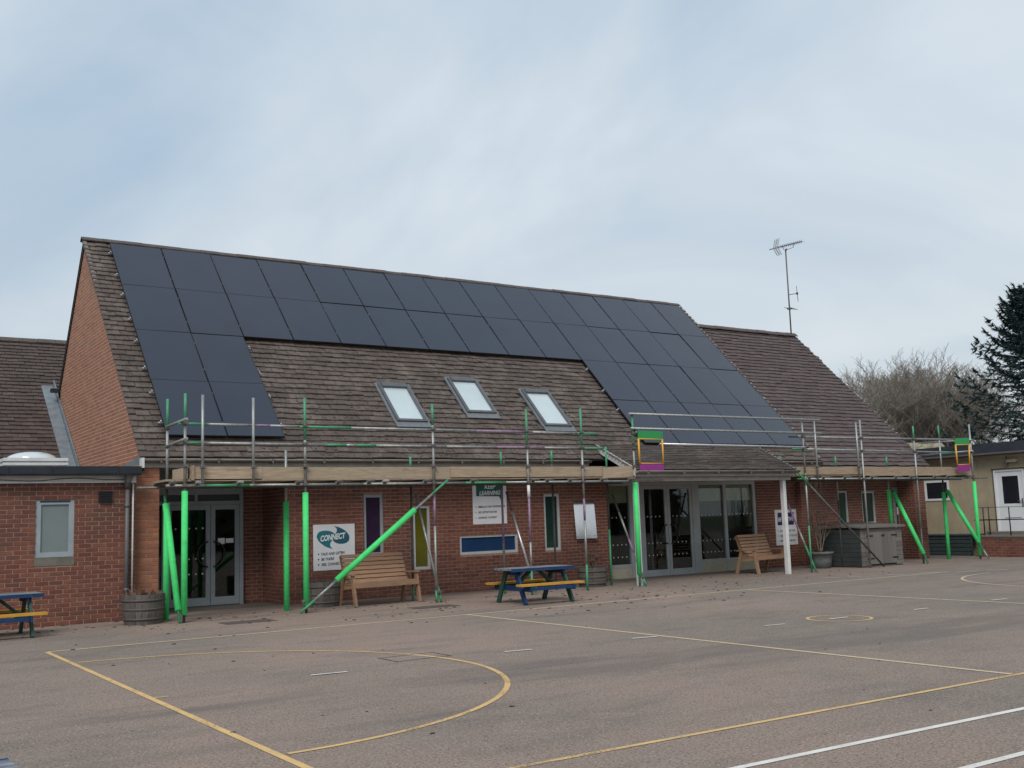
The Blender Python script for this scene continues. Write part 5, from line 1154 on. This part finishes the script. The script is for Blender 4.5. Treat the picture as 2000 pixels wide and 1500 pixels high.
# outbuilding with lichen roof, far house
ob = thing('outbuilding', 'small outbuilding with pale yellow lichen covered roof behind the wing', 'building'); p = atD(1845, 880, 36); ob.location = (p.x, p.y, 0)
m_lich = mat('lichen_roof', (.30, .265, .17), (.12, .105, .075), .95, 7, bump=.5, spread=(.4, .6))
q = atD(1872, 865, 36); r2_ = atD(1770, 865, 36)
dv = (q - r2_); dv.z = 0; dv.normalize(); nv = V((-dv.y, dv.x, 0)); base = V((p.x, p.y, 0))
mb = MB(); mb.prism([base - dv * 2.4 + V((0, 0, 0)), base + dv * .5, base + dv * .5 + nv * 3, base - dv * 2.4 + nv * 3], (0, 0, 2.9)); mb.build('wall', m_beige, ob)
mb = MB(); mb.prism([base - dv * 2.5 - nv * .2 + V((0, 0, 2.85)), base - dv * 2.5 + nv * 1.5 + V((0, 0, 3.75)), base - dv * 2.5 + nv * 3.2 + V((0, 0, 2.85))], dv * 3.0); mb.build('roof', m_lich, ob)
fh = thing('far_house', 'distant house with brown roof among the bare trees', 'house'); p = atD(1846, 985, 72); fh.location = (p.x, p.y, 0)
base = V((p.x, p.y, 0)); mb = MB(); mb.prism([base - dv * 3, base + dv * 3, base + dv * 3 + nv * 6, base - dv * 3 + nv * 6], (0, 0, 4)); mb.build('wall', mat('far_wall', (.2, .17, .13), (.16, .13, .1)), fh)
mb = MB(); mb.prism([base - dv * 3.2 - nv * .3 + V((0, 0, 3.9)), base - dv * 3.2 + nv * 3 + V((0, 0, 6.2)), base - dv * 3.2 + nv * 6.3 + V((0, 0, 3.9))], dv * 6.4); rfo = mb.build('roof', m_tile3, fh)
mb = MB(); mb.prism([base - dv * 1.7 + nv * 2.7 + V((0, 0, 5.6)), base - dv * 1.1 + nv * 2.7 + V((0, 0, 5.6)), base - dv * 1.1 + nv * 3.3 + V((0, 0, 5.6)), base - dv * 1.7 + nv * 3.3 + V((0, 0, 5.6))], (0, 0, 1.3)); mb.build('chimney', m_brick, rfo)
# hedge behind the beige building
hd = MB(); rs = random.Random(4)
a, b = atD(1700, 985, 50), atD(2250, 985, 50)
for k in range(5200):
    u = rs.random(); c = a.lerp(b, u); c = V((c.x + rs.uniform(-.8, .8), c.y + rs.uniform(-.8, .8), abs(rs.gauss(0, 1)) * 1.25 + .1 + .5 * math.sin(u * 21))); v = V((rs.uniform(-.2, .2), rs.uniform(-.2, .2), rs.uniform(-.05, .3))); s_ = V((rs.uniform(-.1, .1), rs.uniform(-.1, .1), rs.uniform(-.03, .06)))
    hd.add([c - v, c + s_, c + v, c - s_], [(0, 1, 2, 3)])
single(hd, 'hedge', mat('hedge_leaf', (.05, .055, .032), (.08, .075, .05), .9, 1), 'ragged hedge below the bare trees', 'hedge', (0, 0, 0), kind='stuff')

hd = MB(); rs = random.Random(9)  # hedge out of view, added so the window glass reflects something dark
for k in range(12000):
    u = rs.random(); c = V((-45 + 110 * u, -32 + rs.uniform(-1.5, 1.5), rs.random() ** .7 * (4.3 + .7 * math.sin(u * 37) + .5 * math.sin(u * 91)))); v = V((rs.uniform(-.9, .9), rs.uniform(-.3, .3), rs.uniform(-.3, 1.0))); s_ = V((rs.uniform(-.7, .7), rs.uniform(-.2, .2), rs.uniform(-.2, .5)))
    hd.add([c - v, c + s_, c + v, c - s_], [(0, 1, 2, 3)])
single(hd, 'hedge', bpy.data.materials['hedge_leaf'], 'tall hedge along the open side of the playground', 'hedge', (0, 0, 0), kind='stuff')

for k, (x, y, sc_) in enumerate(((50, -30, .95), (57, -31, 1.05), (63, -29, .9))):
    t_ = thing('bare_tree', ['middle sized bare tree by the hedge on the open side of the playground', 'tallest bare tree by the hedge on the open side of the playground', 'smallest bare tree by the hedge on the open side of the playground'][k], 'tree', (x, y, 0), 'bare trees by the playground hedge'); t_.scale = (sc_, sc_, sc_)
    for nm, me in zip(('trunk', 'crown'), tm[k % 2]): o = bpy.data.objects.new(nm, me); col.objects.link(o); o.parent = t_
